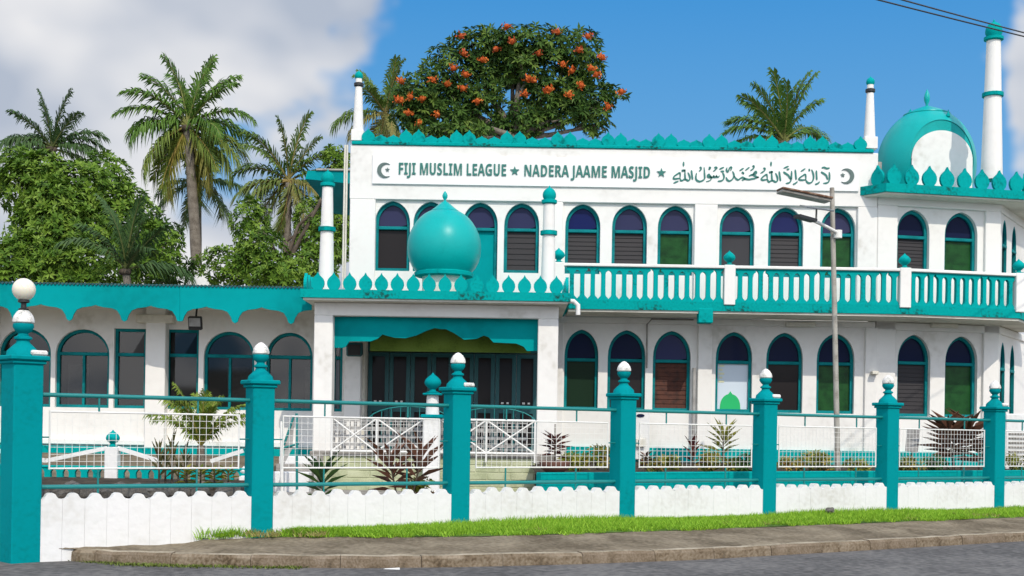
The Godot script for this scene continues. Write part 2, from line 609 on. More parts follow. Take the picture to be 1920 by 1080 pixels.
func window(parent: Node3D, fr: Transform3D, o: Dictionary, transom: float, top: Material, low: Material, z: float, opt := {}) -> Node3D:
	var ft: float = opt.get("ft", 0.062)
	var w := group_part(parent, "window", fr * Vector3(o.x, o.s, z))
	if opt.has("label"):
		w.set_meta("label", opt.label)
	var mb := MB.new()
	ring(mb, outline(o), outline(o, ft), z - 0.06, z + 0.012)
	part(w, "frame", mb.mesh(), M.frame, fr)
	mb = MB.new()
	mb.cbox(Vector3(o.x - o.w / 2 + ft, transom - 0.035, z - 0.055), Vector3(o.x + o.w / 2 - ft, transom + 0.035, z + 0.03), 0.01)
	part(w, "transom", mb.mesh(), M.frame, fr)
	var zp := z - 0.045
	mb = MB.new()
	var u := PackedVector2Array([Vector2(o.x - o.w / 2 + ft, transom)])
	u.append_array(arch(o, ft))
	u.append(Vector2(o.x + o.w / 2 - ft, transom))
	for i in range(1, u.size() - 1):
		mb.tri(Vector3(o.x, transom, zp), Vector3(u[i + 1].x, u[i + 1].y, zp), Vector3(u[i].x, u[i].y, zp))
	mb.tri(Vector3(o.x, transom, zp), Vector3(u[1].x, u[1].y, zp), Vector3(u[0].x, u[0].y, zp))
	mb.tri(Vector3(o.x, transom, zp), Vector3(u[-1].x, u[-1].y, zp), Vector3(u[-2].x, u[-2].y, zp))
	part(w, "arched_pane", mb.mesh(), top, fr)
	var lx: float = o.x - o.w / 2 + ft
	var rx: float = o.x + o.w / 2 - ft
	if opt.has("louvres"):
		mb = MB.new()
		var k: int = opt.louvres
		var bot: float = o.s + ft
		var hh := (transom - 0.035 - bot) / k
		for i in k:
			var y := bot + hh * i
			mb.quad(Vector3(lx, y, zp + 0.012), Vector3(rx, y, zp + 0.012), Vector3(rx, y + hh * 1.02, zp - 0.004), Vector3(lx, y + hh * 1.02, zp - 0.004))
			mb.quad(Vector3(lx, y, zp - 0.004), Vector3(rx, y, zp - 0.004), Vector3(rx, y, zp + 0.012), Vector3(lx, y, zp + 0.012))
		var lv := part(w, "louvre_blades", mb.mesh(), M.louvre if low in [M.dark, M.grey_pane] else low, fr)
		lv.set_meta("kind", "stuff")
	else:
		mb = MB.new()
		var e1: float = 0.0 if low == M.film else 0.012 * sin(o.x * 37.0)
		var e2: float = 0.0 if low == M.film else 0.009 * cos(o.x * 53.0)
		mb.quad(Vector3(lx, o.s + ft, zp + e1), Vector3(rx, o.s + ft, zp + e1 + e2), Vector3(rx, transom, zp - e1 + e2), Vector3(lx, transom, zp - e1))
		part(w, "lower_pane", mb.mesh(), low, fr)
	if opt.has("mullion"):
		mb = MB.new()
		mb.box(Vector3(o.x - 0.025, o.s + ft, z - 0.05), Vector3(o.x + 0.025, transom - 0.035, z + 0.008))
		part(w, "mullion", mb.mesh(), M.frame, fr)
	return w

# the leaf-shaped cresting piece: width w, height h, thickness t
func ogee(w: float, h: float, t: float) -> ArrayMesh:
	var pl := PackedVector2Array()
	var half := [Vector2(.30, 0), Vector2(.33, .06), Vector2(.44, .17), Vector2(.5, .33), Vector2(.485, .48), Vector2(.40, .62), Vector2(.25, .74), Vector2(.12, .83), Vector2(.05, .92), Vector2(0, 1)]
	for p in half:
		pl.append(Vector2(p.x * w, p.y * h))
	for i in range(half.size() - 2, -1, -1):
		pl.append(Vector2(-half[i].x * w, half[i].y * h))
	var mb := MB.new()
	mb.slab(pl, -t / 2, t / 2)
	return mb.mesh()

func onion_finial(s: float) -> Array:
	var r := []
	for p in [[.34, 0], [.36, .05], [.18, .10], [.15, .20], [.24, .27], [.38, .40], [.43, .53], [.38, .68], [.25, .82], [.10, .93], [.02, 1.03], [0, 1.05]]:
		r.append(Vector2(p[0], p[1]) * s)
	return r

func ball_profile(r: float, y: float) -> Array:
	var a := []
	for k in 11:
		var t := -PI / 2 + PI * k / 10.0
		a.append(Vector2(maxf(0, cos(t)) * r, y + sin(t) * r))
	return a

func poly_from(px_pts: Array, fr: Transform3D) -> PackedVector2Array:
	var r := PackedVector2Array()
	for p in px_pts:
		r.append(on(p[0], p[1], fr))
	return r

# a pen stroke: an extruded ribbon with tapered ends
func stroke(mb: MB, pts: Array, w: float, z0: float, z1: float):
	var c := []
	for i in pts.size() - 1:
		var p0: Vector2 = pts[maxi(i - 1, 0)]
		var p1: Vector2 = pts[i]
		var p2: Vector2 = pts[i + 1]
		var p3: Vector2 = pts[mini(i + 2, pts.size() - 1)]
		for k in 3:
			c.append(p1.cubic_interpolate(p2, p0, p3, k / 3.0))
	c.append(pts[-1])
	var l := []
	var r := []
	for i in c.size():
		var d: Vector2 = (c[mini(i + 1, c.size() - 1)] - c[maxi(i - 1, 0)]).normalized()
		var nn := Vector2(-d.y, d.x)
		var t := float(i) / (c.size() - 1)
		var ww := w * 0.5 * (0.45 + 0.55 * minf(1, sin(t * PI) * 2.2)) * (0.72 + 0.5 * absf(d.dot(Vector2(0.8, -0.6))))
		l.append(c[i] + nn * ww)
		r.append(c[i] - nn * ww)
	for i in c.size() - 1:
		mb.quad(Vector3(r[i].x, r[i].y, z1), Vector3(r[i + 1].x, r[i + 1].y, z1), Vector3(l[i + 1].x, l[i + 1].y, z1), Vector3(l[i].x, l[i].y, z1))
		mb.quad(Vector3(l[i].x, l[i].y, z1), Vector3(l[i + 1].x, l[i + 1].y, z1), Vector3(l[i + 1].x, l[i + 1].y, z0), Vector3(l[i].x, l[i].y, z0))
		mb.quad(Vector3(r[i + 1].x, r[i + 1].y, z1), Vector3(r[i].x, r[i].y, z1), Vector3(r[i].x, r[i].y, z0), Vector3(r[i + 1].x, r[i + 1].y, z0))

func lettering(parent: Node3D, words: String, a: Vector2, b: Vector2, z: float, m: Material, fr: Transform3D):
	var f := SystemFont.new()
	f.font_names = PackedStringArray(["Droid Sans"])
	f.font_weight = 700
	var t := TextMesh.new()
	t.font = f
	t.text = words
	t.font_size = 64
	t.pixel_size = 0.01
	t.depth = 0.02
	var bb := t.get_aabb()
	var sx := (b.x - a.x) / bb.size.x
	var sy := (b.y - a.y) / bb.size.y
	var xf := Transform3D(Basis.from_scale(Vector3(sx, sy, 1)), Vector3(a.x - bb.position.x * sx, a.y - bb.position.y * sy, z))
	part(parent, "lettering", t, m, fr * xf)

func star_mesh(c: Vector2, r: float, z: float) -> ArrayMesh:
	var pl := PackedVector2Array()
	for k in 10:
		var a := PI / 2 + TAU * k / 10
		pl.append(c + Vector2(cos(a), sin(a)) * (r if k % 2 == 0 else r * 0.42))
	var mb := MB.new()
	mb.slab(pl, z - 0.01, z + 0.012)
	return mb.mesh()

func crescent_mesh(c: Vector2, r: float, flip: float, z: float) -> ArrayMesh:
	var pl := PackedVector2Array()
	var a0 := 0.85
	for k in 25:
		var a := a0 + (TAU - 2 * a0) * k / 24.0
		pl.append(c + Vector2(cos(a) * flip, sin(a)) * r)
	var e := Vector2(cos(a0), sin(a0)) * r
	var c2 := Vector2(r * 0.34, 0)
	var r2 := (e - c2).length()
	var b0 := (e - c2).angle()
	for k in range(23, 0, -1):
		var a := b0 + (TAU - 2 * b0) * k / 24.0
		var p := c2 + Vector2(cos(a), sin(a)) * r2
		pl.append(c + Vector2(p.x * flip, p.y))
	var mb := MB.new()
	mb.slab(pl, z - 0.01, z + 0.012)
	return mb.mesh()

# minaret: tapered shaft with a ring, capital and onion ball
func minaret(parent: Node3D, base: Vector3, h: float, r0: float, r1: float, ring_at: float, label: String, box := 0.0, dark_neck := false):
	var g := group_part(parent, "minaret", base)
	g.set_meta("label", label)
	var xf := Transform3D(Basis(), base)
	var mb := MB.new()
	var y0 := 0.0
	if box > 0.0:
		mb.cbox(Vector3(-box / 2, 0, -box / 2), Vector3(box / 2, box * 0.9, box / 2), 0.01)
		y0 = box * 0.9
	mb.lathe([Vector2(r0, y0), Vector2(r1, h), Vector2(0, h)], Vector3.ZERO, 16)
	part(g, "shaft", mb.mesh(), M.white, xf)
	if ring_at > 0.0:
		mb = MB.new()
		var rr := lerpf(r0, r1, ring_at / h) + 0.045
		mb.lathe([Vector2(rr - .05, ring_at - .05), Vector2(rr, ring_at - .04), Vector2(rr, ring_at + .04), Vector2(rr - .05, ring_at + .05)], Vector3.ZERO, 16)
		part(g, "ring", mb.mesh(), M.teal, xf)
	mb = MB.new()
	mb.lathe([Vector2(r1 * .9, h - .02), Vector2(r1 * 1.4, h + .01), Vector2(r1 * 1.4, h + .07), Vector2(r1 * 0.8, h + .09)], Vector3.ZERO, 16)
	part(g, "capital", mb.mesh(), M.black if dark_neck else M.teal, xf)
	mb = MB.new()
	var br := r1 * 1.22
	if dark_neck:
		mb.lathe([Vector2(r1 * .95, h + .08), Vector2(r1 * .95, h + .17)], Vector3.ZERO, 16)
		part(g, "neck", mb.mesh(), M.white, xf)
		mb = MB.new()
		h += .09
	var yb := h + .07
	mb.lathe([Vector2(br * .75, yb), Vector2(br * .98, yb + br * .45), Vector2(br, yb + br * .8), Vector2(br * .93, yb + br * 1.15), Vector2(br * .72, yb + br * 1.5), Vector2(br * .42, yb + br * 1.74), Vector2(br * .13, yb + br * 1.88), Vector2(br * .1, yb + br * 2.1), Vector2(0, yb + br * 2.18)], Vector3.ZERO, 16)
	part(g, "onion_cap", mb.mesh(), M.teal, xf)

# ---------------------------------------------------------------- the mosque
var FM: Transform3D
var FT: Transform3D
var FT2: Transform3D
var FB: Transform3D
var FB2: Transform3D
var FP: Transform3D
var FW: Transform3D

func lay_frames():
	FM = frame(Vector3(0, 0, -27.8))
	FT = frame(FM * Vector3(on(1645, 500, FM).x, 0, 0), 12.0)
	FT2 = frame(FT * Vector3(on(1876, 500, FT).x, 0, 0), 57.0)
	FB = frame(Vector3(0, 0, -26.6))
	FB2 = frame(FB * Vector3(on(1697, 500, FB).x, 0, 0), 12.0)
	FP = frame(Vector3(0, 0, -24.9))
	FW = frame(Vector3(0, 0, -27.0))

func box_part(parent: Node3D, called: String, lo: Vector3, hi: Vector3, m: Material, fr: Transform3D, bev := 0.012):
	var mb := MB.new()
	var a := Vector3(minf(lo.x, hi.x), minf(lo.y, hi.y), minf(lo.z, hi.z))
	var b := Vector3(maxf(lo.x, hi.x), maxf(lo.y, hi.y), maxf(lo.z, hi.z))
	if bev > 0:
		mb.cbox(a, b, bev)
	else:
		mb.box(a, b)
	return part(parent, called, mb.mesh(), m, fr)

func build_mosque():
	var bx := at(1150, 870, 27.8)
	var t := thing("mosque", Vector3(bx.x, 0.5, -27.8), "two-storey white mosque with teal domes, balcony, minarets and arched windows", "mosque")
	var x0 := on(655, 400, FM).x
	var x1 := on(1645, 400, FM).x
	var ytop := on(960, 276, FM).y
	var yh := on(960, 377.5, FM).y
	var yfloor := on(1081, 562, FB).y
	var ysoff := on(1081, 579, FB).y
	var yb := 0.3
	# upper storey front
	var ops := []
	var apex := on(1093, 381, FM).y
	var spr := on(1093, 424, FM).y
	var sil := on(735, 507, FM).y
	var tr := on(1093, 431, FM).y
	var ups := [[735, M.violet, M.dark, 0], [807, M.violet, M.dark, 0], [900, M.violet, M.teal_wall, 0], [978, M.violet, M.grey_pane, 7], [1093, M.blue, M.grey_pane, 9], [1181, M.violet, M.grey_pane, 9], [1267, M.violet, M.green, 0], [1383, M.violet, M.grey_pane, 0], [1475, M.blue, M.grey_pane, 9], [1573, M.violet, M.green, 0]]
	for u in ups:
		var o := opening(on(u[0], 440, FM).x, 0.765, sil, spr, apex)
		if u[0] == 900:
			o.s = yfloor - 0.02
		ops.append(o)
	var mb := MB.new()
	wall_open(mb, x0 + 0.02, x1, ysoff, yh + 0.02, -0.08, 0.16, ops)
	part(t, "upper_wall", mb.mesh(), M.white, FM)
	for i in ups.size():
		var opt := {"ft": 0.07}
		if ups[i][3] > 0:
			opt.louvres = ups[i][3]
		var w := window(t, FM, ops[i], tr, ups[i][1], ups[i][2], -0.19, opt)
		if ups[i][2] == M.green:
			w.set_meta("label", "upper window with a green blind in its lower half")
		if ups[i][0] == 900:
			w.set_meta("label", "arched opening filled below with a plain teal door")
	box_part(t, "header_band", Vector3(x0, yh, -0.4), Vector3(x1, ytop, 0), M.white, FM)
	for p in [[655, 703], [1020, 1055], [1302, 1345], [1608, 1645]]:
		box_part(t, "pilaster", Vector3(on(p[0], 450, FM).x, ysoff + 0.2, -0.4), Vector3(on(p[1], 450, FM).x, yh - 0.001, 0), M.white, FM)
	# sides, back and roof of the block
	box_part(t, "side_wall", Vector3(x0, yb, -9), Vector3(x0 + 0.25, ytop, -0.41), M.white2, FM)
	box_part(t, "back_wall", Vector3(x0 + 0.26, yb, -9.2), Vector3(x1 + 3.5, ytop - 0.31, -8.95), M.white2, FM)
	box_part(t, "roof_slab", Vector3(x0 + 0.26, ytop - 0.3, -9.2), Vector3(x1 + 0.2, ytop - 0.1, -0.41), M.concrete, FM)
	# coping and cresting
	box_part(t, "coping", Vector3(x0 + 0.03, ytop + 0.002, -0.35), Vector3(on(1638, 283, FM).x, ytop + 0.075, 0.04), M.teal_worn, FM)
	var tall := ogee(0.285, 0.30, 0.07)
	var low := ogee(0.30, 0.17, 0.07)
	var cx := on(690, 260, FM).x
	var k := 0
	while cx < on(1618, 280, FM).x:
		var big: bool = [true, false, false, true, true, false, false, true][k % 8] if k < 3 else ((k - 3) % 4) < 2
		part(t, "merlon", tall if big else low, M.teal, FM * Transform3D(Basis(Vector3.UP, sin(k * 7.3) * 0.05), Vector3(cx, ytop + 0.07, -0.06 + 0.012 * sin(k * 3.1))))
		cx += 0.2745
		k += 1
	box_part(t, "cresting_band", Vector3(on(678, 260, FM).x, ytop + 0.076, -0.085), Vector3(on(1618, 280, FM).x, ytop + 0.14, -0.035), M.teal, FM, 0.006)
	# the sign
	var s0 := on(698, 345, FM)
	var s1 := on(1610, 305, FM)
	var sb := group_part(t, "sign_board", FM * Vector3(s0.x, s0.y, 0))
	sb.set_meta("label", "long white sign board lettered in teal with crescents at both ends")
	box_part(sb, "board", Vector3(s0.x, s0.y, -0.05), Vector3(s1.x, s1.y + 0.0, 0.045), M.sign, FM, 0.006)
	var zt := 0.058
	lettering(sb, "FIJI MUSLIM LEAGUE", on(748, 334, FM), Vector2(on(949, 334, FM).x, on(749, 305.5, FM).y), zt, M.letter, FM)
	lettering(sb, "NADERA JAAME MASJID", on(983, 337.5, FM), Vector2(on(1218, 334, FM).x, on(984, 309.5, FM).y), zt, M.letter, FM)
	part(sb, "star", star_mesh(on(965, 321.5, FM), 0.105, 0.057), M.letter, FM)
	part(sb, "star", star_mesh(on(1239.5, 325, FM), 0.105, 0.057), M.letter, FM)
	part(sb, "crescent", crescent_mesh(on(722, 320, FM), 0.165, 1.0, 0.057), M.letter_grey, FM)
	part(sb, "small_star", star_mesh(on(727, 319, FM), 0.05, 0.057), M.letter_grey, FM)
	part(sb, "crescent", crescent_mesh(on(1586, 331, FM), 0.165, -1.0, 0.057), M.letter_grey, FM)
	part(sb, "small_star", star_mesh(on(1579, 329, FM), 0.05, 0.057), M.letter_grey, FM)
	mb = MB.new()
	for st in arabic():
		var pts := []
		for p in st:
			pts.append(on(1255.0 + p[0] / 12.0, 295.0 + p[1] / 12.0, FM))
		stroke(mb, pts, 0.036, 0.044, 0.057)
	part(sb, "script_lettering", mb.mesh(), M.letter, FM)

	# lower storey front
	var lops := []
	var la := on(1090, 617, FM).y
	var ls := on(1090, 668, FM).y
	var lsi := on(1090, 768, FM).y
	var lt := on(1090, 674, FM).y
	var los := [[1090, 64, M.navy, M.moss, 0], [1175, 71, M.navy, M.dark, 0], [1260, 71, M.blue, M.brick, 10], [1377, 69, M.navy, M.film, 0], [1472, 69, M.navy, M.dark, 0], [1568, 71, M.navy, M.green, 0]]
	for u in los:
		lops.append(opening(on(u[0], 700, FM).x, u[1] / 86.3, lsi, ls, la))
	mb = MB.new()
	var ylh := on(960, 603.5, FM).y
	wall_open(mb, x0, x1, yb, ylh + 0.02, -0.07, 0.16, lops)
	part(t, "lower_wall", mb.mesh(), M.white, FM)
	for i in los.size():
		var opt := {"ft": 0.065}
		if los[i][4] > 0:
			opt.louvres = los[i][4]
		var w := window(t, FM, lops[i], lt, los[i][2], los[i][3], -0.18, opt)
		if los[i][0] == 1377:
			w.set_meta("label", "lower window covered with a white print of a green dome")
			var c := on(1372, 770, FM)
			var pl := PackedVector2Array()
			for q in 17:
				var a := PI * q / 16.0
				pl.append(Vector2(c.x + cos(a) * 0.225, c.y + 0.02 + pow(sin(a), 0.75) * 0.35 + (0.06 if q == 8 else 0.0)))
			mb = MB.new()
			mb.slab(pl, -0.235, -0.217, false)
			part(w, "printed_dome", mb.mesh(), M.film_green, FM)
			mb = MB.new()
			for q in 5:
				mb.box(Vector3(c.x - 0.26 + 0.01 * sin(q * 2.0), c.y + 0.62 + q * 0.085, -0.235), Vector3(c.x - 0.16 + 0.02 * cos(q * 3.0), c.y + 0.66 + q * 0.085, -0.217))
			part(w, "printed_text", mb.mesh(), M.film_yellow, FM)
	box_part(t, "lower_band", Vector3(x0 + 0.01, ylh, -0.4), Vector3(x1, ysoff - 0.06, 0), M.white, FM)
	for p in [[1042, 1056], [1308, 1335], [1622, 1645]]:
		box_part(t, "pilaster", Vector3(on(p[0], 700, FM).x, yb, -0.4), Vector3(on(p[1], 700, FM).x, ylh - 0.001, 0.03 if p[0] == 1308 else 0.0), M.white, FM)
	box_part(t, "plinth", Vector3(on(1062, 850, FM).x, yb, -0.3), Vector3(x1 + 0.02, 1.16, 0.06), M.teal, FM)
	# conduits and light fittings on the lower wall
	mb = MB.new()
	var q0 := on(1213, 600, FM)
	var q1 := on(1213, 690, FM)
	mb.tube([FM * Vector3(on(1300, 597, FM).x, q0.y + 0.02, 0.03), FM * Vector3(q0.x + 0.1, q0.y + 0.02, 0.03), FM * Vector3(q0.x, q0.y - 0.1, 0.03), FM * Vector3(q1.x, q1.y, -0.05)], [0.018], 6)
	part(t, "conduit", mb.mesh(), M.concrete)
	for p in [[1500, 610, FM], [1768, 612, FT]]:
		var c := on(p[0], p[1], p[2])
		box_part(t, "tube_light", Vector3(c.x - 0.32, c.y - 0.04, 0), Vector3(c.x + 0.32, c.y + 0.06, 0.1), M.cream, p[2])

	build_tower(t, ytop, ysoff, yfloor, yb)
	build_balcony(t, ysoff, yfloor)
	build_portico(t, ysoff)

	# small minarets on the corners of the main roof
	minaret(t, at(671, 266, 28.0), at(671, 152, 28.0).y - at(671, 266, 28.0).y - 0.12, 0.12, 0.075, 0.0, "slim white minaret on the left corner of the main roof", 0.27, true)
	minaret(t, at(1630, 281, 28.0), at(1630, 165, 28.0).y - at(1630, 281, 28.0).y - 0.1, 0.125, 0.075, 0.0, "slim white minaret beside the big dome", 0.29, true)
	# eave of the rear roof showing at the left end
	var e0 := at(577, 320, 31.0)
	var e1 := at(660, 345, 31.0)
	mb = MB.new()
	mb.slab(PackedVector2Array([Vector2(e0.x, e0.y), Vector2(e0.x - 0.06, e0.y - 0.20), Vector2(e1.x + 0.3, e1.y - 0.02), Vector2(e1.x + 0.3, e0.y)]), -36.0, -31.0)
	part(t, "rear_eave", mb.mesh(), M.teal_wall)
	box_part(t, "rear_roof", Vector3(e0.x + 0.2, e0.y + 0.002, -36), Vector3(e1.x + 0.3, e0.y + 0.05, -30.95), M.steel, Transform3D())
	# drain pipes down the left edge
	for d in [0.0, 0.07]:
		mb = MB.new()
		var a := on(652 - d * 60, 270, FM)
		var b := on(647 - d * 60, 540, FM)
		mb.tube([FM * Vector3(a.x - 0.02, a.y, -0.1), FM * Vector3(b.x - 0.02, b.y, -0.1)], [0.022], 6)
		part(t, "drain_pipe", mb.mesh(), M.cream)

func arabic() -> Array:
	var r := [
		[[490, 300], [500, 400], [515, 515]], [[410, 350], [450, 440], [455, 500], [420, 535], [380, 515], [350, 500]], [[345, 300], [345, 430], [350, 500], [320, 505], [290, 530], [250, 530], [235, 480]], [[278, 285], [295, 320], [318, 295], [335, 320], [352, 285]],
		[[235, 480], [232, 360], [170, 390], [100, 440], [90, 490], [150, 492], [235, 478]], [[315, 110], [312, 215]], [[200, 542], [85, 592]],
		[[775, 235], [785, 400], [780, 500], [700, 550], [640, 545], [595, 505], [590, 440], [605, 360]], [[670, 245], [700, 240], [705, 275], [690, 300], [660, 325]],
		[[1115, 420], [1105, 450], [1060, 452], [1050, 425], [1040, 452], [1000, 455], [990, 425], [980, 455], [930, 455], [880, 395], [850, 425], [880, 460], [935, 462], [915, 525], [820, 560]],
		[[880, 235], [915, 245], [900, 275], [875, 262]], [[1000, 250], [1030, 235], [1060, 250], [1030, 285], [980, 330]],
		[[1190, 350], [1222, 430], [1210, 500], [1160, 540], [1080, 548]], [[1222, 232], [1115, 280]], [[1225, 322], [1145, 330]],
		[[1415, 325], [1445, 410], [1420, 490], [1345, 545], [1290, 512], [1270, 455]], [[1290, 240], [1275, 295], [1310, 340], [1350, 245], [1390, 240], [1370, 315]],
		[[1450, 420], [1485, 485], [1540, 515], [1595, 480], [1640, 462], [1700, 492], [1775, 508], [1850, 495], [1910, 486], [2005, 455]], [[1700, 492], [1650, 515], [1625, 530]],
		[[1570, 312], [1665, 252]], [[1615, 365], [1640, 350], [1660, 375], [1640, 385]], [[1700, 305], [1795, 232]],
		[[1780, 432], [1850, 402], [1910, 425], [1960, 455], [2005, 455]], [[1860, 420], [1900, 350], [1935, 330], [1950, 365], [1915, 385], [1890, 365]], [[1855, 215], [1890, 205], [1890, 245], [1865, 275], [1815, 312]],
		[[2460, 325], [2475, 430], [2492, 545]], [[2378, 365], [2420, 460], [2420, 535], [2378, 565], [2340, 540], [2300, 530]], [[2290, 325], [2295, 450], [2298, 530], [2268, 540], [2240, 565], [2210, 540], [2195, 500]], [[2243, 325], [2260, 355], [2282, 330], [2300, 355], [2318, 322]],
		[[2195, 500], [2180, 395], [2120, 430], [2065, 480], [2070, 515], [2120, 520], [2195, 503]], [[2278, 105], [2278, 212]], [[2100, 262], [2138, 258], [2138, 295], [2105, 330], [2040, 372]],
		[[2820, 285], [2835, 420], [2842, 515]], [[2872, 552], [2830, 592], [2768, 622]], [[2740, 315], [2737, 420], [2730, 510], [2690, 580], [2608, 597]], [[2555, 335], [2600, 370], [2660, 410], [2700, 470], [2728, 505]], [[2560, 256], [2675, 210]], [[2635, 270], [2660, 285], [2685, 262]],
		[[3295, 305], [3300, 420], [3306, 525]], [[3372, 556], [3330, 596], [3265, 622]], [[3190, 285], [3225, 380], [3232, 480], [3200, 560], [3140, 590], [3090, 570], [3060, 520]], [[3060, 520], [3050, 395], [2980, 430], [2910, 480], [2915, 512], [2980, 522], [3060, 512]], [[3135, 265], [3140, 325]], [[2945, 330], [3050, 262]],
		[[3585, 340], [3592, 440], [3586, 520], [3550, 580], [3450, 597]], [[3400, 338], [3450, 370], [3510, 410], [3535, 470], [3555, 510]], [[3415, 250], [3470, 238], [3530, 262], [3595, 248]],
	]
	return r

func build_tower(t: Node3D, ytop: float, ysoff: float, yfloor: float, yb: float):
	var xr := on(1876, 500, FT).x
	var yc := on(1720, 362, FT, 0.5).y
	var yh := on(1720, 388, FT).y
	# upper front
	var ops := [opening(on(1716, 440, FT).x, 0.78, on(1716, 513, FT).y, on(1716, 436, FT).y, on(1716, 392, FT).y), opening(on(1806, 440, FT).x, 0.80, on(1716, 513, FT).y, on(1716, 436, FT).y, on(1716, 392, FT).y)]
	var mb := MB.new()
	wall_open(mb, 0, xr, ysoff, yh + 0.02, -0.08, 0.16, ops)
	part(t, "tower_wall", mb.mesh(), M.white, FT)
	var tr := on(1716, 443, FT).y
	window(t, FT, ops[0], tr, M.navy, M.dark, -0.19, {"ft": 0.07, "louvres": 9})
	window(t, FT, ops[1], tr, M.navy, M.green, -0.19, {"ft": 0.07, "label": "upper corner window with a green blind"})
	box_part(t, "tower_header", Vector3(0.001, yh, -0.4), Vector3(xr, yc - 0.02, 0), M.white, FT)
	box_part(t, "pilaster", Vector3(0.001, yb, -0.4), Vector3(on(1683, 450, FT).x, yh - 0.001, 0), M.white, FT)
	box_part(t, "pilaster", Vector3(on(1848, 450, FT).x, yb, -0.4), Vector3(xr, yh - 0.001, 0), M.white, FT)
	# lower front
	var la := on(1717, 627, FT).y
	var lsi := on(1717, 781, FT).y
	var lops := [opening(on(1717, 700, FT).x, 0.79, lsi, on(1717, 678, FT).y, la), opening(on(1806, 700, FT).x, 0.79, lsi, on(1717, 678, FT).y, la)]
	var ylh := on(1717, 620, FT).y
	mb = MB.new()
	wall_open(mb, 0, xr, yb, ylh + 0.02, -0.08, 0.16, lops)
	part(t, "tower_wall", mb.mesh(), M.white, FT)
	var lt := on(1717, 680, FT).y
	window(t, FT, lops[0], lt, M.navy, M.dark, -0.19, {"ft": 0.065, "louvres": 12})
	window(t, FT, lops[1], lt, M.navy, M.green, -0.19, {"ft": 0.065, "label": "lower corner window with a green blind"})
	box_part(t, "tower_band", Vector3(0.001, ylh, -0.4), Vector3(xr, ysoff - 0.06, 0), M.white, FT)
	box_part(t, "plinth", Vector3(0.03, yb, -0.3), Vector3(xr + 0.02, 1.16, 0.06), M.teal, FT)
	# turned side
	var side := 3.2
	for lv in [[yh, yc - 0.02, 396, 513, 440, 447], [ylh, ysoff - 0.06, 633, 784, 684, 686]]:
		var so := []
		for px in [1887, 1905]:
			so.append(opening(on(px, 500, FT2).x, 0.5, on(1717, lv[3], FT).y, on(1717, lv[4], FT).y, on(1717, lv[2], FT).y))
		mb = MB.new()
		var y0: float = ysoff if lv[2] == 396 else yb
		wall_open(mb, 0, side, y0, lv[0] + 0.02, -0.05, 0.05, so)
		part(t, "tower_side_wall", mb.mesh(), M.white, FT2)
		for o in so:
			window(t, FT2, o, on(1717, lv[5], FT).y, M.navy, M.dark, -0.065, {"ft": 0.05})
		box_part(t, "tower_header", Vector3(0.01, lv[0], -0.35), Vector3(side, lv[1], 0), M.white, FT2)
	# cornice
	var A := FM * Vector3(on(1613, 350, FM).x, 0, 0)
	var B := A + Vector3(0.42, 0, 0.5)
	var Cc := FT * Vector3(xr + 0.28, 0, 0.5)
	var D := FT2 * Vector3(side, 0, 0.5)
	var E := D + Vector3(0.4, 0, -3)
	var G := A + Vector3(0, 0, -4.5)
	var y1 := on(1720, 346, FT, 0.5).y
	var plan := PackedVector2Array([Vector2(A.x, A.z), Vector2(B.x, B.z), Vector2(Cc.x, Cc.z), Vector2(D.x, D.z), Vector2(E.x, E.z), Vector2(G.x, G.z)])
	mb = MB.new()
	mb.plinth(plan, yc, y1)
	part(t, "tower_cornice", mb.mesh(), M.teal_worn)
	var ins := Geometry2D.offset_polygon(plan, -0.05)
	mb = MB.new()
	mb.plinth(ins[0], yc - 0.035, yc - 0.002)
	part(t, "tower_soffit", mb.mesh(), M.cream)
	var og := ogee(0.33, 0.44, 0.07)
	for seg in [[A + Vector3(0.1, 0, 0), B, 0.38], [B, Cc, 0.372], [Cc, D, 0.36]]:
		var d: Vector3 = seg[1] - seg[0]
		var cnt := int(d.length() / seg[2])
		var ang := atan2(-d.z, d.x)
		for i in maxi(cnt, 1):
			var p: Vector3 = seg[0] + d * ((i + 0.5) / maxi(cnt, 1))
			var inw := Vector3(d.z, 0, -d.x).normalized() * 0.07
			part(t, "merlon", og, M.teal, Transform3D(Basis(Vector3.UP, ang), Vector3(p.x, y1 - 0.01, p.z) + inw))
	# big dome with the white arch on its face
	var c := at(1736, 313, 30.3)
	var R := 90.0 * 30.3 / FOCAL
	var g := group_part(t, "dome", c)
	g.set_meta("label", "big round teal dome with a white arch on its face")
	var nrm := Vector3(sin(deg_to_rad(7)), 0, cos(deg_to_rad(7)))
	var cut := 0.735 * R
	# body: the lathe clipped by the upright plane of the arch
	var body := MB.new()
	var prof := []
	var yb2 := -1.35 * R
	prof.append(Vector2(R * 0.97, yb2))
	for i in 20:
		var a := -0.35 + (1.09 + 0.35) * i / 19.0
		prof.append(Vector2(cos(a) * R, sin(a) * R * 1.2))
	prof.append(Vector2(R * 0.455, R * 1.075))
	var raw := MB.new()
	raw.lathe(prof, Vector3.ZERO, 64)
	for i in range(0, raw.v.size(), 3):
		var pv := [raw.v[i], raw.v[i + 1], raw.v[i + 2]]
		var pn := [raw.n[i], raw.n[i + 1], raw.n[i + 2]]
		clip_tri(body, pv, pn, nrm, cut)
	part(g, "shell", body.mesh(), M.dome, Transform3D(Basis(), c))
	var rc := sqrt(R * R - cut * cut)
	var disc := MB.new()
	var face := MB.new()
	var lf := Vector3()
	var ax := Vector3(nrm.z, 0, -nrm.x).normalized()
	var vy := nrm.cross(ax)
	var bot := -1.0 * R
	var last := Vector3()
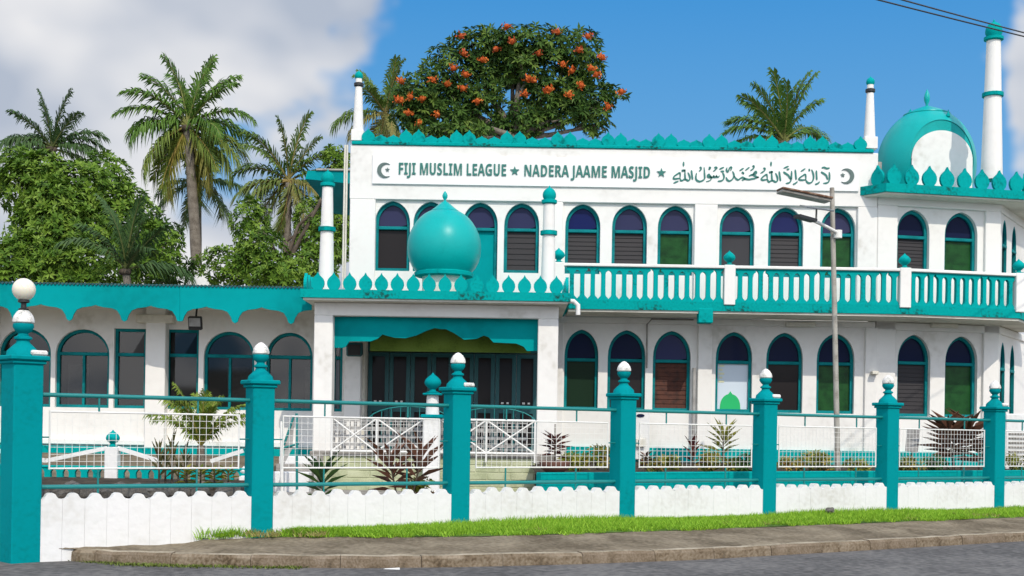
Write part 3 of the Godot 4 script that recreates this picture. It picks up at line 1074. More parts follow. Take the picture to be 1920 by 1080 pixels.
	for i in 33:
		var a := PI * i / 32.0
		var p := nrm * (cut + 0.02) + ax * cos(a) * rc * 0.955 + vy * sin(a) * rc * 0.87
		var pf := nrm * (cut - 0.02) + ax * cos(a) * rc + vy * sin(a) * rc * 1.2
		if i > 0:
			disc.tri(nrm * (cut + 0.02), last, p)
			disc.quad(last, last - nrm * 0.03, p - nrm * 0.03, p)
			face.tri(nrm * (cut - 0.02), lf, pf)
		last = p
		lf = pf
	var dn := nrm * (cut + 0.02)
	disc.quad(dn - ax * rc * 0.955 + vy * bot, dn + ax * rc * 0.955 + vy * bot, dn + ax * rc * 0.955, dn - ax * rc * 0.955)
	dn = nrm * (cut - 0.02)
	face.quad(dn - ax * rc + vy * bot, dn + ax * rc + vy * bot, dn + ax * rc, dn - ax * rc)
	part(g, "arch_surround", face.mesh(), M.dome, Transform3D(Basis(), c))
	part(g, "white_arch", disc.mesh(), M.white, Transform3D(Basis(), c))
	var cap := MB.new()
	cap.lathe([Vector2(R * .40, R * 1.04), Vector2(R * .48, R * 1.065), Vector2(R * .475, R * 1.085), Vector2(R * .30, R * 1.165), Vector2(R * .10, R * 1.245), Vector2(R * .03, R * 1.27)], Vector3.ZERO, 32)
	part(g, "cap", cap.mesh(), M.dome, Transform3D(Basis(), c))
	var fin := MB.new()
	fin.lathe([Vector2(.03, R * 1.25), Vector2(.03, R * 1.30), Vector2(.065, R * 1.38), Vector2(.07, R * 1.45), Vector2(.045, R * 1.54), Vector2(.012, R * 1.60), Vector2(0, R * 1.63)], Vector3.ZERO, 14)
	part(g, "finial", fin.mesh(), M.dome, Transform3D(Basis(), c))
	var knob := MB.new()
	var kp := Vector3(0.24, 0.90, 0) * R + Vector3(0, 0, sqrt(1 - .24 * .24 - .75 * .75) * R)
	knob.lathe([Vector2(0, -.02), Vector2(.045, 0), Vector2(.05, .04), Vector2(.02, .09), Vector2(.008, .16), Vector2(0, .17)], kp, 10)
	part(g, "knob", knob.mesh(), M.teal, Transform3D(Basis(), c))
	knob = MB.new()
	kp = Vector3(-0.28, 1.12, -0.2) * R
	knob.lathe([Vector2(0, -.05), Vector2(.06, 0), Vector2(.06, .06), Vector2(.02, .12), Vector2(0, .16)], kp, 10)
	part(g, "knob", knob.mesh(), M.teal, Transform3D(Basis(), c))
	# tall minaret
	var mbase := at(1859, 338, 28.4)
	minaret(t, mbase, at(1859, 76, 28.4).y - mbase.y, 0.235, 0.15, at(1859, 178, 28.4).y - mbase.y, "tall white minaret at the right corner with a teal ring")

# keep the part of a triangle behind the plane n.p = d
func clip_tri(mb: MB, pv: Array, pn: Array, pl: Vector3, d: float):
	var ov := []
	var on_ := []
	for i in 3:
		var j := (i + 1) % 3
		var a: float = pv[i].dot(pl) - d
		var b: float = pv[j].dot(pl) - d
		if a <= 0:
			ov.append(pv[i])
			on_.append(pn[i])
		if (a < 0) != (b < 0) and absf(a - b) > 1e-9:
			var s := a / (a - b)
			ov.append(pv[i].lerp(pv[j], s))
			on_.append(pn[i].lerp(pn[j], s).normalized())
	for i in range(1, ov.size() - 1):
		mb.put(ov[0], on_[0])
		mb.put(ov[i], on_[i])
		mb.put(ov[i + 1], on_[i + 1])

func build_balcony(t: Node3D, ysoff: float, yfloor: float):
	var xa := on(1062, 570, FB).x
	var xb := on(1697, 570, FB).x
	var L2 := on(1913, 570, FB2).x
	var p2 := FB2 * Vector3(L2, 0, 0)
	var d3 := Vector3(cos(deg_to_rad(57)), 0, -sin(deg_to_rad(57)))
	var p3 := p2 + d3 * 3.2
	var plan := PackedVector2Array([Vector2(xa, -27.79), Vector2(xa, -26.6), Vector2(xb, -26.6), Vector2(p2.x, p2.z), Vector2(p3.x, p3.z), Vector2(p3.x - 1.2, p3.z - 0.8), Vector2(xb, -27.9)])
	var mb := MB.new()
	mb.plinth(plan, ysoff, yfloor)
	part(t, "balcony_slab", mb.mesh(), M.teal_worn)
	mb = MB.new()
	mb.plinth(Geometry2D.offset_polygon(plan, -0.04)[0], ysoff - 0.05, ysoff - 0.003)
	part(t, "balcony_soffit", mb.mesh(), M.cream)
	var yr := on(1081, 499, FB).y
	var hh := yr - yfloor
	# bracket
	box_part(t, "bracket", Vector3(on(1310, 590, FB).x, ysoff - 0.25, -0.28), Vector3(on(1337, 590, FB).x, ysoff + 0.05, 0.012), M.teal, FB)
	# balusters of an outline with a narrow waist
	var forms := []
	for e in [0.0, 0.05]:
		var half := [Vector2(.1025, 0), Vector2(.1, .035), Vector2(.082, .06), Vector2(.056, .085), Vector2(.045, .12), Vector2(.042, .3), Vector2(.042, .54 + e), Vector2(.048, .58 + e), Vector2(.075, .615 + e), Vector2(.1025, .63 + e)]
		var pl := PackedVector2Array()
		for q in half:
			pl.append(Vector2(q.x, q.y / 0.70 * hh))
		pl.append(Vector2(.1025, hh))
		pl.append(Vector2(-.1025, hh))
		for i in range(half.size() - 1, -1, -1):
			pl.append(Vector2(-half[i].x, half[i].y / 0.70 * hh))
		mb = MB.new()
		mb.slab(pl, -0.045, 0.045)
		forms.append(mb.mesh())
	var bays := [[FB, xa, on(1358, 540, FB).x, 15], [FB, on(1379, 540, FB).x, xb - 0.11, 16], [FB2, 0.12, L2 - 0.1, 12]]
	for b in bays:
		var w: float = (b[2] - b[1]) / b[3]
		for i in b[3]:
			var xf: Transform3D = b[0] * Transform3D(Basis.from_scale(Vector3(w / 0.205, 1, 1)), Vector3(b[1] + w * (i + 0.5), yfloor, -0.08))
			part(t, "baluster", forms[1 if (i * 5 + 2) % 6 == 0 else 0], M.teal, xf)
	var f3 := frame(p2, 57.0)
	for i in 12:
		part(t, "baluster", forms[0], M.teal, f3 * Transform3D(Basis(), Vector3(0.25 + 0.215 * i, yfloor, -0.08)))
	box_part(t, "handrail", Vector3(on(1052, 500, FB).x, yr, -0.17), Vector3(xb, yr + 0.065, 0.02), M.white, FB)
	box_part(t, "handrail", Vector3(0.002, yr, -0.17), Vector3(L2, yr + 0.065, 0.02), M.white, FB2)
	box_part(t, "handrail", Vector3(0.0, yr, -0.17), Vector3(2.9, yr + 0.063, 0.02), M.white, f3)
	var fm := MB.new()
	fm.lathe(onion_finial(0.30), Vector3.ZERO, 14)
	var fmesh := fm.mesh()
	for p in [[FB, on(1368, 540, FB).x], [FB, xb], [FB2, L2], [FB, on(1047, 540, FB).x]]:
		box_part(t, "balcony_post", Vector3(p[1] - 0.115, yfloor - 0.06, -0.19), Vector3(p[1] + 0.115, yr + 0.075, 0.035), M.white, p[0])
		part(t, "finial", fmesh, M.teal, p[0] * Transform3D(Basis(), Vector3(p[1], yr + 0.075, -0.08)))

func build_portico(t: Node3D, ysoff: float):
	var FC := frame(Vector3(0, 0, -24.45))
	var xl := on(563, 550, FC).x
	var xr := on(1070, 565, FC).x
	var yu := on(800, 561, FC).y
	var yt := on(800, 545, FC).y
	var mb := MB.new()
	mb.box(Vector3(xl, yu, -27.7), Vector3(xr, yt, -24.45))
	part(t, "portico_roof", mb.mesh(), M.teal_worn)
	mb = MB.new()
	mb.box(Vector3(xl + 0.05, yu - 0.04, -27.7), Vector3(xr - 0.05, yu - 0.003, -24.5))
	part(t, "portico_soffit", mb.mesh(), M.cream)
	var ybm := on(800, 594, FP).y
	var cl := [on(588, 680, FP).x, on(623, 680, FP).x]
	var cr := [on(1008, 680, FP).x, on(1046, 680, FP).x]
	box_part(t, "portico_beam", Vector3(cl[0], ybm, -0.19), Vector3(cr[1], yu - 0.045, 0), M.white, FP)
	box_part(t, "portico_beam", Vector3(cl[0], ybm, -2.7), Vector3(cl[0] + 0.3, yu - 0.045, -0.37), M.white, FP)
	box_part(t, "portico_beam", Vector3(cr[1] - 0.3, ybm, -2.7), Vector3(cr[1], yu - 0.045, -0.37), M.white, FP)
	for cxx in [cl, cr]:
		box_part(t, "portico_column", Vector3(cxx[0], 0.3, -0.36), Vector3(cxx[1], ybm - 0.001, 0), M.white, FP)
	# cresting
	var og := ogee(0.255, 0.345, 0.06)
	var x := on(595, 530, FC).x
	var pitch := 29.9 / 98.2
	while x < xr - 0.05:
		part(t, "merlon", og, M.teal, Transform3D(Basis(Vector3.UP, sin(x * 9.0) * 0.04), Vector3(x, yt - 0.01, -24.52)))
		x += pitch
	for s in [xl + 0.06, xr - 0.06]:
		var z := -24.75
		while z > -27.3:
			part(t, "merlon", og, M.teal, Transform3D(Basis(Vector3.UP, PI / 2), Vector3(s, yt - 0.01, z)))
			z -= 0.31
	# onion dome
	var dc := at(832, 520, 25.9)
	var u := 25.9 / FOCAL / 5.333
	var g := group_part(t, "dome", Vector3(dc.x, yt, dc.z))
	g.set_meta("label", "glossy teal onion dome on the roof of the entrance porch")
	var xf := Transform3D(Basis(), dc)
	mb = MB.new()
	mb.lathe([Vector2(215 * u, yt - dc.y), Vector2(215 * u, 0.02)], Vector3.ZERO, 28)
	part(g, "drum", mb.mesh(), M.cream, xf)
	mb = MB.new()
	mb.lathe([Vector2(0, 0), Vector2(270 * u, 0), Vector2(292 * u, 8 * u), Vector2(296 * u, 40 * u), Vector2(280 * u, 52 * u)], Vector3.ZERO, 36)
	part(g, "collar", mb.mesh(), M.teal, xf)
	var prof := []
	for p in [[280, 838], [318, 790], [345, 735], [362, 675], [368, 610], [366, 555], [357, 500], [340, 445], [316, 395], [285, 345], [250, 303], [210, 268], [165, 240], [110, 222]]:
		prof.append(Vector2(p[0], 890 - p[1]) * u)
	mb = MB.new()
	mb.lathe(prof, Vector3.ZERO, 48)
	part(g, "shell", mb.mesh(), M.dome, xf)
	mb = MB.new()
	prof = []
	for p in [[118, 226], [140, 238], [143, 228], [105, 200], [70, 170], [35, 142], [14, 128], [12, 112], [24, 95], [27, 72], [18, 48], [6, 32], [0, 25]]:
		prof.append(Vector2(p[0], 890 - p[1]) * u)
	mb.lathe(prof, Vector3.ZERO, 28)
	part(g, "cap", mb.mesh(), M.dome, xf)
	# corner minarets
	for p in [[612, 350, 0.16, 0.105, 430], [1028, 382, 0.15, 0.11, 437]]:
		var b := Vector3(at(p[0], 500, 25.4).x, yt, -25.4)
		minaret(t, b, at(p[0], p[1], 25.4).y - yt, p[2], p[3], at(p[0], p[4], 25.4).y - yt, "white roof minaret at the %s front corner of the porch" % ("left" if p[0] < 800 else "right"))
	# pipe at the right end
	mb = MB.new()
	var pp := at(1072, 566, 24.6)
	mb.tube([pp + Vector3(-.12, .02, 0), pp + Vector3(.04, .01, 0), pp + Vector3(.12, -.06, 0), pp + Vector3(.125, -.25, 0)], [0.045], 10)
	part(t, "spout", mb.mesh(), M.white2)
	# scalloped valance board
	var FV := frame(Vector3(0, 0, -25.15))
	var v := [[622, 594], [1010, 594], [1010, 658], [988, 658], [982, 650], [968, 644], [945, 643], [925, 642], [916, 632], [907, 629], [894, 635], [870, 637], [852, 625], [836, 617], [826, 617], [815, 615], [800, 620], [780, 629], [760, 634], [740, 633], [727, 630], [717, 627], [708, 635], [695, 640], [675, 640], [655, 640], [648, 650], [643, 652], [622, 652]]
	mb = MB.new()
	mb.slab(poly_from(v, FV), -0.05, 0)
	part(t, "valance", mb.mesh(), M.teal_wall, FV)
	# olive sign band behind it
	var FG := frame(Vector3(0, 0, -25.75))
	mb = MB.new()
	mb.slab(poly_from([[694, 658], [694, 606], [995, 608], [995, 662]], FG), -0.05, 0)
	var ob := part(t, "name_band", mb.mesh(), M.olive, FG)
	ob.set_meta("label", "olive green band hanging behind the scalloped board")
	# back wall with folding doors
	var FD := frame(Vector3(0, 0, -27.5))
	box_part(t, "door_surround", Vector3(on(676, 700, FD).x, on(800, 660, FD).y, -0.28), Vector3(on(1040, 700, FD).x, ysoff, 0.0), M.door, FD)
	var nx := 8
	var dx0 := on(690, 700, FD).x
	var dx1 := on(1008, 700, FD).x
	var dw := (dx1 - dx0) / nx
	var dtop := on(800, 661, FD).y
	for i in nx:
		var a := dx0 + dw * i
		var leafn := group_part(t, "door", FD * Vector3(a, 1.05, 0))
		var o := opening(a + dw / 2, dw - 0.012, 1.05, dtop - 0.01, dtop - 0.01, 2)
		mb = MB.new()
		ring(mb, outline(o), outline(o, 0.085), -0.05, 0.0)
		part(leafn, "door_frame", mb.mesh(), M.door, FD)
		box_part(leafn, "middle_rail", Vector3(a + 0.08, 1.85, -0.04), Vector3(a + dw - 0.08, 1.98, -0.003), M.door, FD, 0.004)
		box_part(leafn, "pane", Vector3(a + 0.08, 1.14, -0.04), Vector3(a + dw - 0.08, dtop - 0.09, -0.03), M.dark, FD, 0)
		if i in [0, 1, 6, 7]:
			box_part(leafn, "handle", Vector3(a + dw * 0.3, 2.05, 0.0), Vector3(a + dw * 0.42, 2.09, 0.02), M.wire, FD, 0.004)
			box_part(leafn, "handle", Vector3(a + dw * 0.55, 2.05, 0.0), Vector3(a + dw * 0.66, 2.09, 0.02), M.wire, FD, 0.004)
	# inner column
	var FI := frame(Vector3(0, 0, -26.7))
	box_part(t, "inner_column", Vector3(on(645, 700, FI).x, 0.8, -0.3), Vector3(on(676, 700, FI).x, yu - 0.045, 0), M.white, FI)
	box_part(t, "inner_wall", Vector3(on(676, 700, FI).x - 0.05, 0.8, -0.9), Vector3(on(690, 700, FD).x - 0.01, yu - 0.045, -0.31), M.cream, FI)
	# porch floor
	box_part(t, "porch_floor", Vector3(cl[0] + 0.02, 0.3, -2.6), Vector3(cr[1] - 0.02, 1.04, 0.45), M.concrete, FP)
	# iron grille with arched tops on the porch edge
	mb = MB.new()
	var zz := -24.8
	var gx0 := at(690, 770, 24.8).x
	var gx1 := at(1006, 770, 24.8).x
	var half := (gx1 - gx0) / 2
	for s in 2:
		var c := gx0 + half * (s + 0.5)
		var pts := []
		for i in 13:
			var a := PI * i / 12.0
			pts.append(Vector3(c + cos(a) * half * 0.5, 1.62 + sin(a) * 0.3, zz))
		mb.tube(pts, [0.012], 5)
		for i in 9:
			var q := -0.9 + 0.225 * i
			var px := c + q * half * 0.5
			mb.tube([Vector3(px, 1.05, zz), Vector3(px, 1.62 + sqrt(1 - q * q) * 0.29, zz)], [0.008], 5)
	part(t, "iron_grille", mb.mesh(), M.rail)

# ---------------------------------------------------------------- the single-storey wing on the left
func build_wing():
	var t := thing("prayer_hall_wing", Vector3(-8, 0.5, -27.0), "long single-storey white wing with scalloped teal eave board and arched windows", "building")
	var x0 := -14.5
	var x1 := on(645, 700, FW).x
	var yb := 0.3
	var top := on(153, 590, FW).y + 0.45
	var sill := on(153, 764, FW).y
	var tr := on(153, 663, FW).y
	var spr := on(153, 664, FW).y
	var apx := on(153, 617, FW).y
	var sq := on(243, 616, FW).y
	var ops := []
	var list := [[-160, 98, 1], [-55, 98, 1], [46, 98, 1], [154, 101, 1], [243, 60, 2], [341, 62, 2], [429, 95, 1], [542, 88, 1], [632, 20, 2]]
	for l in list:
		var o := opening(on(l[0], 700, FW).x, l[1] / 88.9, sill, spr, apx if l[2] == 1 else sq, l[2])
		ops.append(o)
	var mb := MB.new()
	wall_open(mb, x0, x1, yb, top, 0, 0.18, ops)
	part(t, "front_wall", mb.mesh(), M.white, FW)
	for i in ops.size():
		window(t, FW, ops[i], tr, M.glass, M.glass, -0.10, {"ft": 0.06, "mullion": true} if list[i][2] == 1 else {"ft": 0.06})
	for p in [[272, 309], [-10, -40]]:
		box_part(t, "column", Vector3(on(p[0], 700, FW, 0.25).x, yb, -0.05), Vector3(on(p[1], 700, FW, 0.25).x, top - 0.02, 0.25), M.white, FW)
	box_part(t, "wall_plate", Vector3(on(262, 590, FW).x, on(290, 607, FW).y, 0.005), Vector3(on(330, 590, FW).x, on(290, 592, FW).y, 0.3), M.cream, FW)
	box_part(t, "ledge", Vector3(x0, on(153, 833, FW).y, -0.1), Vector3(x1, on(153, 823, FW).y, 0.12), M.white, FW)
	box_part(t, "plinth", Vector3(x0, yb, -0.1), Vector3(x1, on(153, 836, FW).y, 0.27), M.teal, FW)
	# the dim room behind the glass
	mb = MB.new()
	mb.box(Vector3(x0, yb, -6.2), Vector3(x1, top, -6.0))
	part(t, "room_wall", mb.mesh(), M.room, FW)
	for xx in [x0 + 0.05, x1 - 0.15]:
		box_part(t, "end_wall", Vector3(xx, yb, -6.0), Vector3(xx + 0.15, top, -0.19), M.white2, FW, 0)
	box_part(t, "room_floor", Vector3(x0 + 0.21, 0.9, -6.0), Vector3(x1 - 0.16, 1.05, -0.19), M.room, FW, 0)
	for i in 6:
		box_part(t, "curtain", Vector3(x0 + 2.0 + i * 1.9, 1.1, -3.2 - 0.3 * (i % 2)), Vector3(x0 + 2.5 + i * 1.9, 2.9, -3.25 - 0.3 * (i % 2)), M.block, FW, 0)
	# eave: roof sheet, soffit and the scalloped board
	var FE := frame(Vector3(0, 0, -25.6))
	var yt := on(300, 536, FE).y
	var yl := on(300, 579, FE).y
	mb = MB.new()
	mb.quad(Vector3(x0, yt - 0.02, -25.62), Vector3(x1 + 0.35, yt - 0.02, -25.62), Vector3(x1 + 0.35, yt + 0.35, -33.2), Vector3(x0, yt + 0.35, -33.2))
	mb.quad(Vector3(x0, yt - 0.06, -33.2), Vector3(x1 + 0.35, yt - 0.06, -33.2), Vector3(x1 + 0.35, yt - 0.06, -25.66), Vector3(x0, yt - 0.06, -25.66))
	part(t, "roof", mb.mesh(), M.roof)
	mb = MB.new()
	var xx := x0
	while xx < on(580, 540, FE).x:
		mb.tube([Vector3(xx, yt + 0.012, -25.57), Vector3(xx, yt + 0.012, -25.9)], [0.026], 6)
		xx += 0.075
	var cr := part(t, "roof_corrugations", mb.mesh(), M.roof)
	cr.set_meta("kind", "stuff")
	mb = MB.new()
	mb.box(Vector3(x0, yl + 0.12, -27.0), Vector3(x1 + 0.2, yl + 0.17, -25.66))
	part(t, "eave_soffit", mb.mesh(), M.cream)
	# board pieces between joints
	var edges := [-150, 337, 584]
	for e in 2:
		var pl := []
		var a: float = edges[e]
		var b: float = edges[e + 1]
		pl.append([a, 536 + (a - 300) * 0.0155])
		var tips := [-72.0, 28.0, 130.0, 233.0, 337.0, 440.0, 545.0]
		var low := []
		for k in tips.size():
			var c: float = tips[k]
			if c < a - 1 or c > b + 1:
				continue
			var ys := 579 + (c - 300) * 0.0155
			for q in [[-52, 0 - 5], [-40, -2], [-24, 0], [-14, 4], [-8, 13], [-5, 22], [0, 25], [5, 22], [8, 13], [14, 4], [24, 0], [40, -2], [51, -5]]:
				var xq: float = c + q[0]
				if xq > a + 0.5 and xq < b - 0.5:
					low.append([xq, ys + q[1]])
		low.push_front([a, 577 + (a - 300) * 0.0155 + (25 if e == 1 else 0)])
		low.append([b, 577 + (b - 300) * 0.0155 + (25 if e == 0 else 0)])
		pl.append_array(low)
		pl.append([b, 536 + (b - 300) * 0.0155])
		mb = MB.new()
		mb.slab(poly_from(pl, FE), -0.03, 0.0 + 0.004 * e)
		part(t, "eave_board", mb.mesh(), M.teal_wall, FE * Transform3D(Basis(), Vector3(0.006 * e, 0, 0)))
	# floodlight under the eave
	var fl := at(366, 606, 26.2)
	var ft := thing("floodlight", fl, "square black floodlight under the wing's teal eave board", "floodlight")
	var xf := Transform3D(Basis(Vector3.RIGHT, 0.25), fl)
	mb = MB.new()
	mb.cbox(Vector3(-.14, -.14, -.06), Vector3(.14, .14, .04), 0.02)
	part(ft, "housing", mb.mesh(), M.black, xf)
	mb = MB.new()
	mb.cbox(Vector3(-.115, -.06, .035), Vector3(.115, .115, .052), 0.005)
	part(ft, "lens", mb.mesh(), M.block, xf)
	mb = MB.new()
	mb.tube([fl + Vector3(0, 0.1, -0.05), fl + Vector3(0.02, 0.42, -0.08)], [0.02], 6)
	part(ft, "bracket", mb.mesh(), M.black)
	# speaker inside the porch
	var sp := at(665, 655, 26.3)
	ft = thing("loudspeaker", sp, "dark teal box loudspeaker hanging on the white column inside the porch", "speaker")
	xf = Transform3D(Basis(Vector3.RIGHT, 0.15), sp)
	mb = MB.new()
	mb.cbox(Vector3(-.16, -.14, -.14), Vector3(.16, .14, .12), 0.03)
	part(ft, "cabinet", mb.mesh(), M.door, xf)
	mb = MB.new()
	mb.cbox(Vector3(-.13, -.11, .1), Vector3(.13, .11, .13), 0.01)
	part(ft, "grille", mb.mesh(), M.black, xf)
	mb = MB.new()
	mb.tube([sp + Vector3(0, 0, -.1), sp + Vector3(-.02, .05, -.4)], [0.02], 6)
	part(ft, "bracket", mb.mesh(), M.black)

# ---------------------------------------------------------------- ground, road, path
const FENCE_STEP := 2.683
var FF: Transform3D
var kerb_line := [Vector2(-5.12, -14.4), Vector2(-5.02, -14.12), Vector2(-4.75, -13.88), Vector2(-4.3, -13.72), Vector2(-3.56, -13.62), Vector2(-2.7, -13.56), Vector2(-1.6, -13.64), Vector2(-.55, -13.9), Vector2(.8, -14.42), Vector2(2.13, -15.07), Vector2(4.5, -16.62), Vector2(7.43, -18.6), Vector2(12, -21.6), Vector2(30, -33.2)]
var verge_line := [Vector2(-3.6, -14.62), Vector2(-3.07, -15.02), Vector2(-1.9, -15.32), Vector2(-.62, -15.58), Vector2(1.0, -16.42), Vector2(2.49, -17.32), Vector2(5.5, -19.3), Vector2(9.05, -21.6), Vector2(13, -24.2), Vector2(30, -34.9)]

func fence_z(x: float) -> float:
	return -13.75 - 0.6239 * (x + 5.266)

func build_ground():
	FF = frame(Vector3(-5.266, 0, -13.75), 31.96)
	var mb := MB.new()
	mb.quad(Vector3(-400, -0.06, 60), Vector3(400, -0.06, 60), Vector3(400, -0.06, -500), Vector3(-400, -0.06, -500))
	structure("ground", mb.mesh(), M.lawn)
	mb = MB.new()
	var pl := PackedVector2Array([Vector2(60, 40), Vector2(-60, 40), Vector2(-60, -14.55), Vector2(-5.12, -14.55)])
	for p in kerb_line:
		pl.append(p)
	pl.append(Vector2(60, -52))
	mb.plinth(pl, -0.05, 0.0)
	structure("road", mb.mesh(), M.asphalt)
	# footpath sheet from the kerb up to the verge
	mb = MB.new()
	var inner := []
	for i in kerb_line.size():
		var a: Vector2 = kerb_line[maxi(i - 1, 0)]
		var b: Vector2 = kerb_line[mini(i + 1, kerb_line.size() - 1)]
		var d := (b - a).normalized()
		inner.append(kerb_line[i] + Vector2(d.y, -d.x) * 0.13)
	var far := func(x: float) -> Vector3:
		if x < -3.6:
			return Vector3(x, 0.145, fence_z(x) + 0.13)
		for k in verge_line.size() - 1:
			if x >= verge_line[k].x and x <= verge_line[k + 1].x:
				var s: float = (x - verge_line[k].x) / (verge_line[k + 1].x - verge_line[k].x)
				var q: Vector2 = verge_line[k].lerp(verge_line[k + 1], s)
				return Vector3(q.x, 0.19, q.y - 0.12)
		return Vector3(x, 0.19, fence_z(x))
	var last := []
	for i in 81:
		var s := i / 80.0 * (inner.size() - 1)
		var k := mini(int(s), inner.size() - 2)
		var p: Vector2 = inner[k].lerp(inner[k + 1], s - k)
		var f: Vector3 = far.call(maxf(p.x - 0.35, -5.0))
		var row := []
		for r in 5:
			var u := r / 4.0
			var q := Vector3(p.x, 0.118, p.y).lerp(f, u)
			q.y += 0.008 * sin(i * 1.7 + r * 2.1) * (1.0 if r > 0 else 0.0)
			row.append(q)
		if last.size():
			for r in 4:
				mb.quad(last[r], row[r], row[r + 1], last[r + 1])
		last = row
	structure("footpath", mb.mesh(), M.path)
	# kerb stones, each a piece of its own
	var kt := thing("kerb", Vector3(-0.55, 0, -13.9), "worn brown concrete kerb along the edge of the footpath", "kerb")
	var dist := [0.0]
	for i in kerb_line.size() - 1:
		dist.append(dist[-1] + kerb_line[i].distance_to(kerb_line[i + 1]))
	var walk := func(s: float) -> Vector2:
		for i in kerb_line.size() - 1:
			if s <= dist[i + 1]:
				return kerb_line[i].lerp(kerb_line[i + 1], (s - dist[i]) / (dist[i + 1] - dist[i]))
		return kerb_line[-1]
	var rng := RandomNumberGenerator.new()
	rng.seed = 5
	var s := 0.02
	while s < 22.0:
		var ln := minf(rng.randf_range(0.85, 1.0), 22.5 - s)
		mb = MB.new()
		var tp := MB.new()
		var prev := []
		var steps := 4
		for k in steps + 1:
			var a: Vector2 = walk.call(s + (ln - 0.006) * k / steps)
			var b: Vector2 = walk.call(s + (ln - 0.006) * k / steps + 0.05)
			var d := (b - a).normalized()
			var nn := Vector2(d.y, -d.x)
			var j := rng.randf_range(-0.008, 0.008)
			var h := 0.125 + rng.randf_range(-0.008, 0.006)
			var sec := [Vector3(a.x, -0.03, a.y), Vector3(a.x + nn.x * (0.008 + j), h - 0.03, a.y + nn.y * (0.008 + j)), Vector3(a.x + nn.x * (0.035 + j), h, a.y + nn.y * (0.035 + j)), Vector3(a.x + nn.x * 0.14, h + 0.004, a.y + nn.y * 0.14), Vector3(a.x + nn.x * 0.14, -0.03, a.y + nn.y * 0.14)]
			if prev.size():
				tp.quad(prev[2], sec[2], sec[3], prev[3])
				for q in [0, 1, 3]:
					mb.quad(prev[q], sec[q], sec[q + 1], prev[q + 1])
			else:
				for q in range(1, 4):
					mb.tri(sec[0], sec[q], sec[q + 1])
			prev = sec
		for q in range(1, 4):
			mb.tri(prev[0], prev[q + 1], prev[q])
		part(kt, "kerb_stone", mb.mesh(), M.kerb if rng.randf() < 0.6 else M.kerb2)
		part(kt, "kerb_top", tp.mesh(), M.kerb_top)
		s += ln
	# grass verge: soil bank and blades
	mb = MB.new()
	last = []
	for i in 61:
		var x := -3.55 + i * 0.36
		var f: Vector3 = far.call(x)
		var row := []
		for r in 4:
			var u := r / 3.0
			row.append(Vector3(x, lerpf(0.19, 0.255, u) + 0.02 * sin(u * PI), lerpf(f.z + 0.12, fence_z(x) - 0.02, u)))
		if last.size():
			for r in 3:
				mb.quad(last[r], row[r], row[r + 1], last[r + 1])
		last = row
	structure("verge", mb.mesh(), M.lawn)
	# yard inside the fence
	mb = MB.new()
	pl = PackedVector2Array([Vector2(-60, 25), Vector2(-60, -300), Vector2(200, -300), Vector2(200, fence_z(200) - 0.02), Vector2(-5.3, fence_z(-5.3) - 0.02), Vector2(-40, -15.0)])
	pl = PackedVector2Array([Vector2(-300, -15.2), Vector2(-300, -300), Vector2(300, -300), Vector2(300, fence_z(300) - 0.02), Vector2(-5.3, fence_z(-5.3) - 0.02)])
	mb.plinth(pl, -0.04, 0.35)
	structure("yard", mb.mesh(), M.yard)
	mb = MB.new()
	var b0 := FF * Vector3(0.1, 0.605, -0.1)
	var b1 := FF * Vector3(2.62, 0.605, -0.1)
	mb.plinth(PackedVector2Array([Vector2(b0.x, b0.z), Vector2(b1.x, b1.z), Vector2(b1.x - 1.0, -21.1), Vector2(b0.x - 5.0, -21.1)]), 0.3, 0.605)
	structure("rock_bed", mb.mesh(), M.soil)
	mb = MB.new()
	var a0 := FF * Vector3(2.9, 0.354, -0.2)
	var a1 := FF * Vector3(7.3, 0.354, -0.2)
	mb.quad(a0, a1, Vector3(a1.x + 0.3, 0.354, -24.8), Vector3(-4.4, 0.354, -24.8))
	structure("entrance_paving", mb.mesh(), M.concrete)
	mb = MB.new()
	mb.quad(Vector3(-30, 0.58, -21.15), Vector3(-4.6, 0.58, -21.15), Vector3(-4.4, 0.87, -26.75), Vector3(-30, 0.87, -26.75))
	mb.quad(Vector3(-30, 0.2, -21.15), Vector3(-4.6, 0.2, -21.15), Vector3(-4.6, 0.58, -21.15), Vector3(-30, 0.58, -21.15))
	mb.quad(Vector3(-4.6, 0.2, -21.15), Vector3(-4.4, 0.2, -26.75), Vector3(-4.4, 0.87, -26.75), Vector3(-4.6, 0.58, -21.15))
	structure("courtyard_paving", mb.mesh(), M.path)

func grass_tuft(seed_: int, h: float, n: int, cols: Array) -> ArrayMesh:
	var rng := RandomNumberGenerator.new()
	rng.seed = seed_
	var mb := MB.new()
	mb.use_col = true
	for i in n:
		var a := rng.randf() * TAU
		var b := Vector3(cos(a), 0, sin(a)) * rng.randf() * 0.05
		var lean := rng.randf_range(0.1, 0.75)
		var d := Vector3(cos(a + 0.6) * lean, 1.0, sin(a + 0.6) * lean).normalized()
		var side := Vector3(-sin(a * 3.0), 0, cos(a * 3.0)) * 0.0045
		var hh := h * rng.randf_range(0.55, 1.1)
		mb.col = cols[0].lerp(cols[1], rng.randf())
		var mid := b + d * hh * 0.55
		var tip := b + d * hh + Vector3(d.x, -0.25, d.z) * hh * 0.25
		mb.quad(b - side, b + side, mid + side * 0.8, mid - side * 0.8)
		mb.tri(mid - side * 0.8, mid + side * 0.8, tip)
	return mb.mesh()

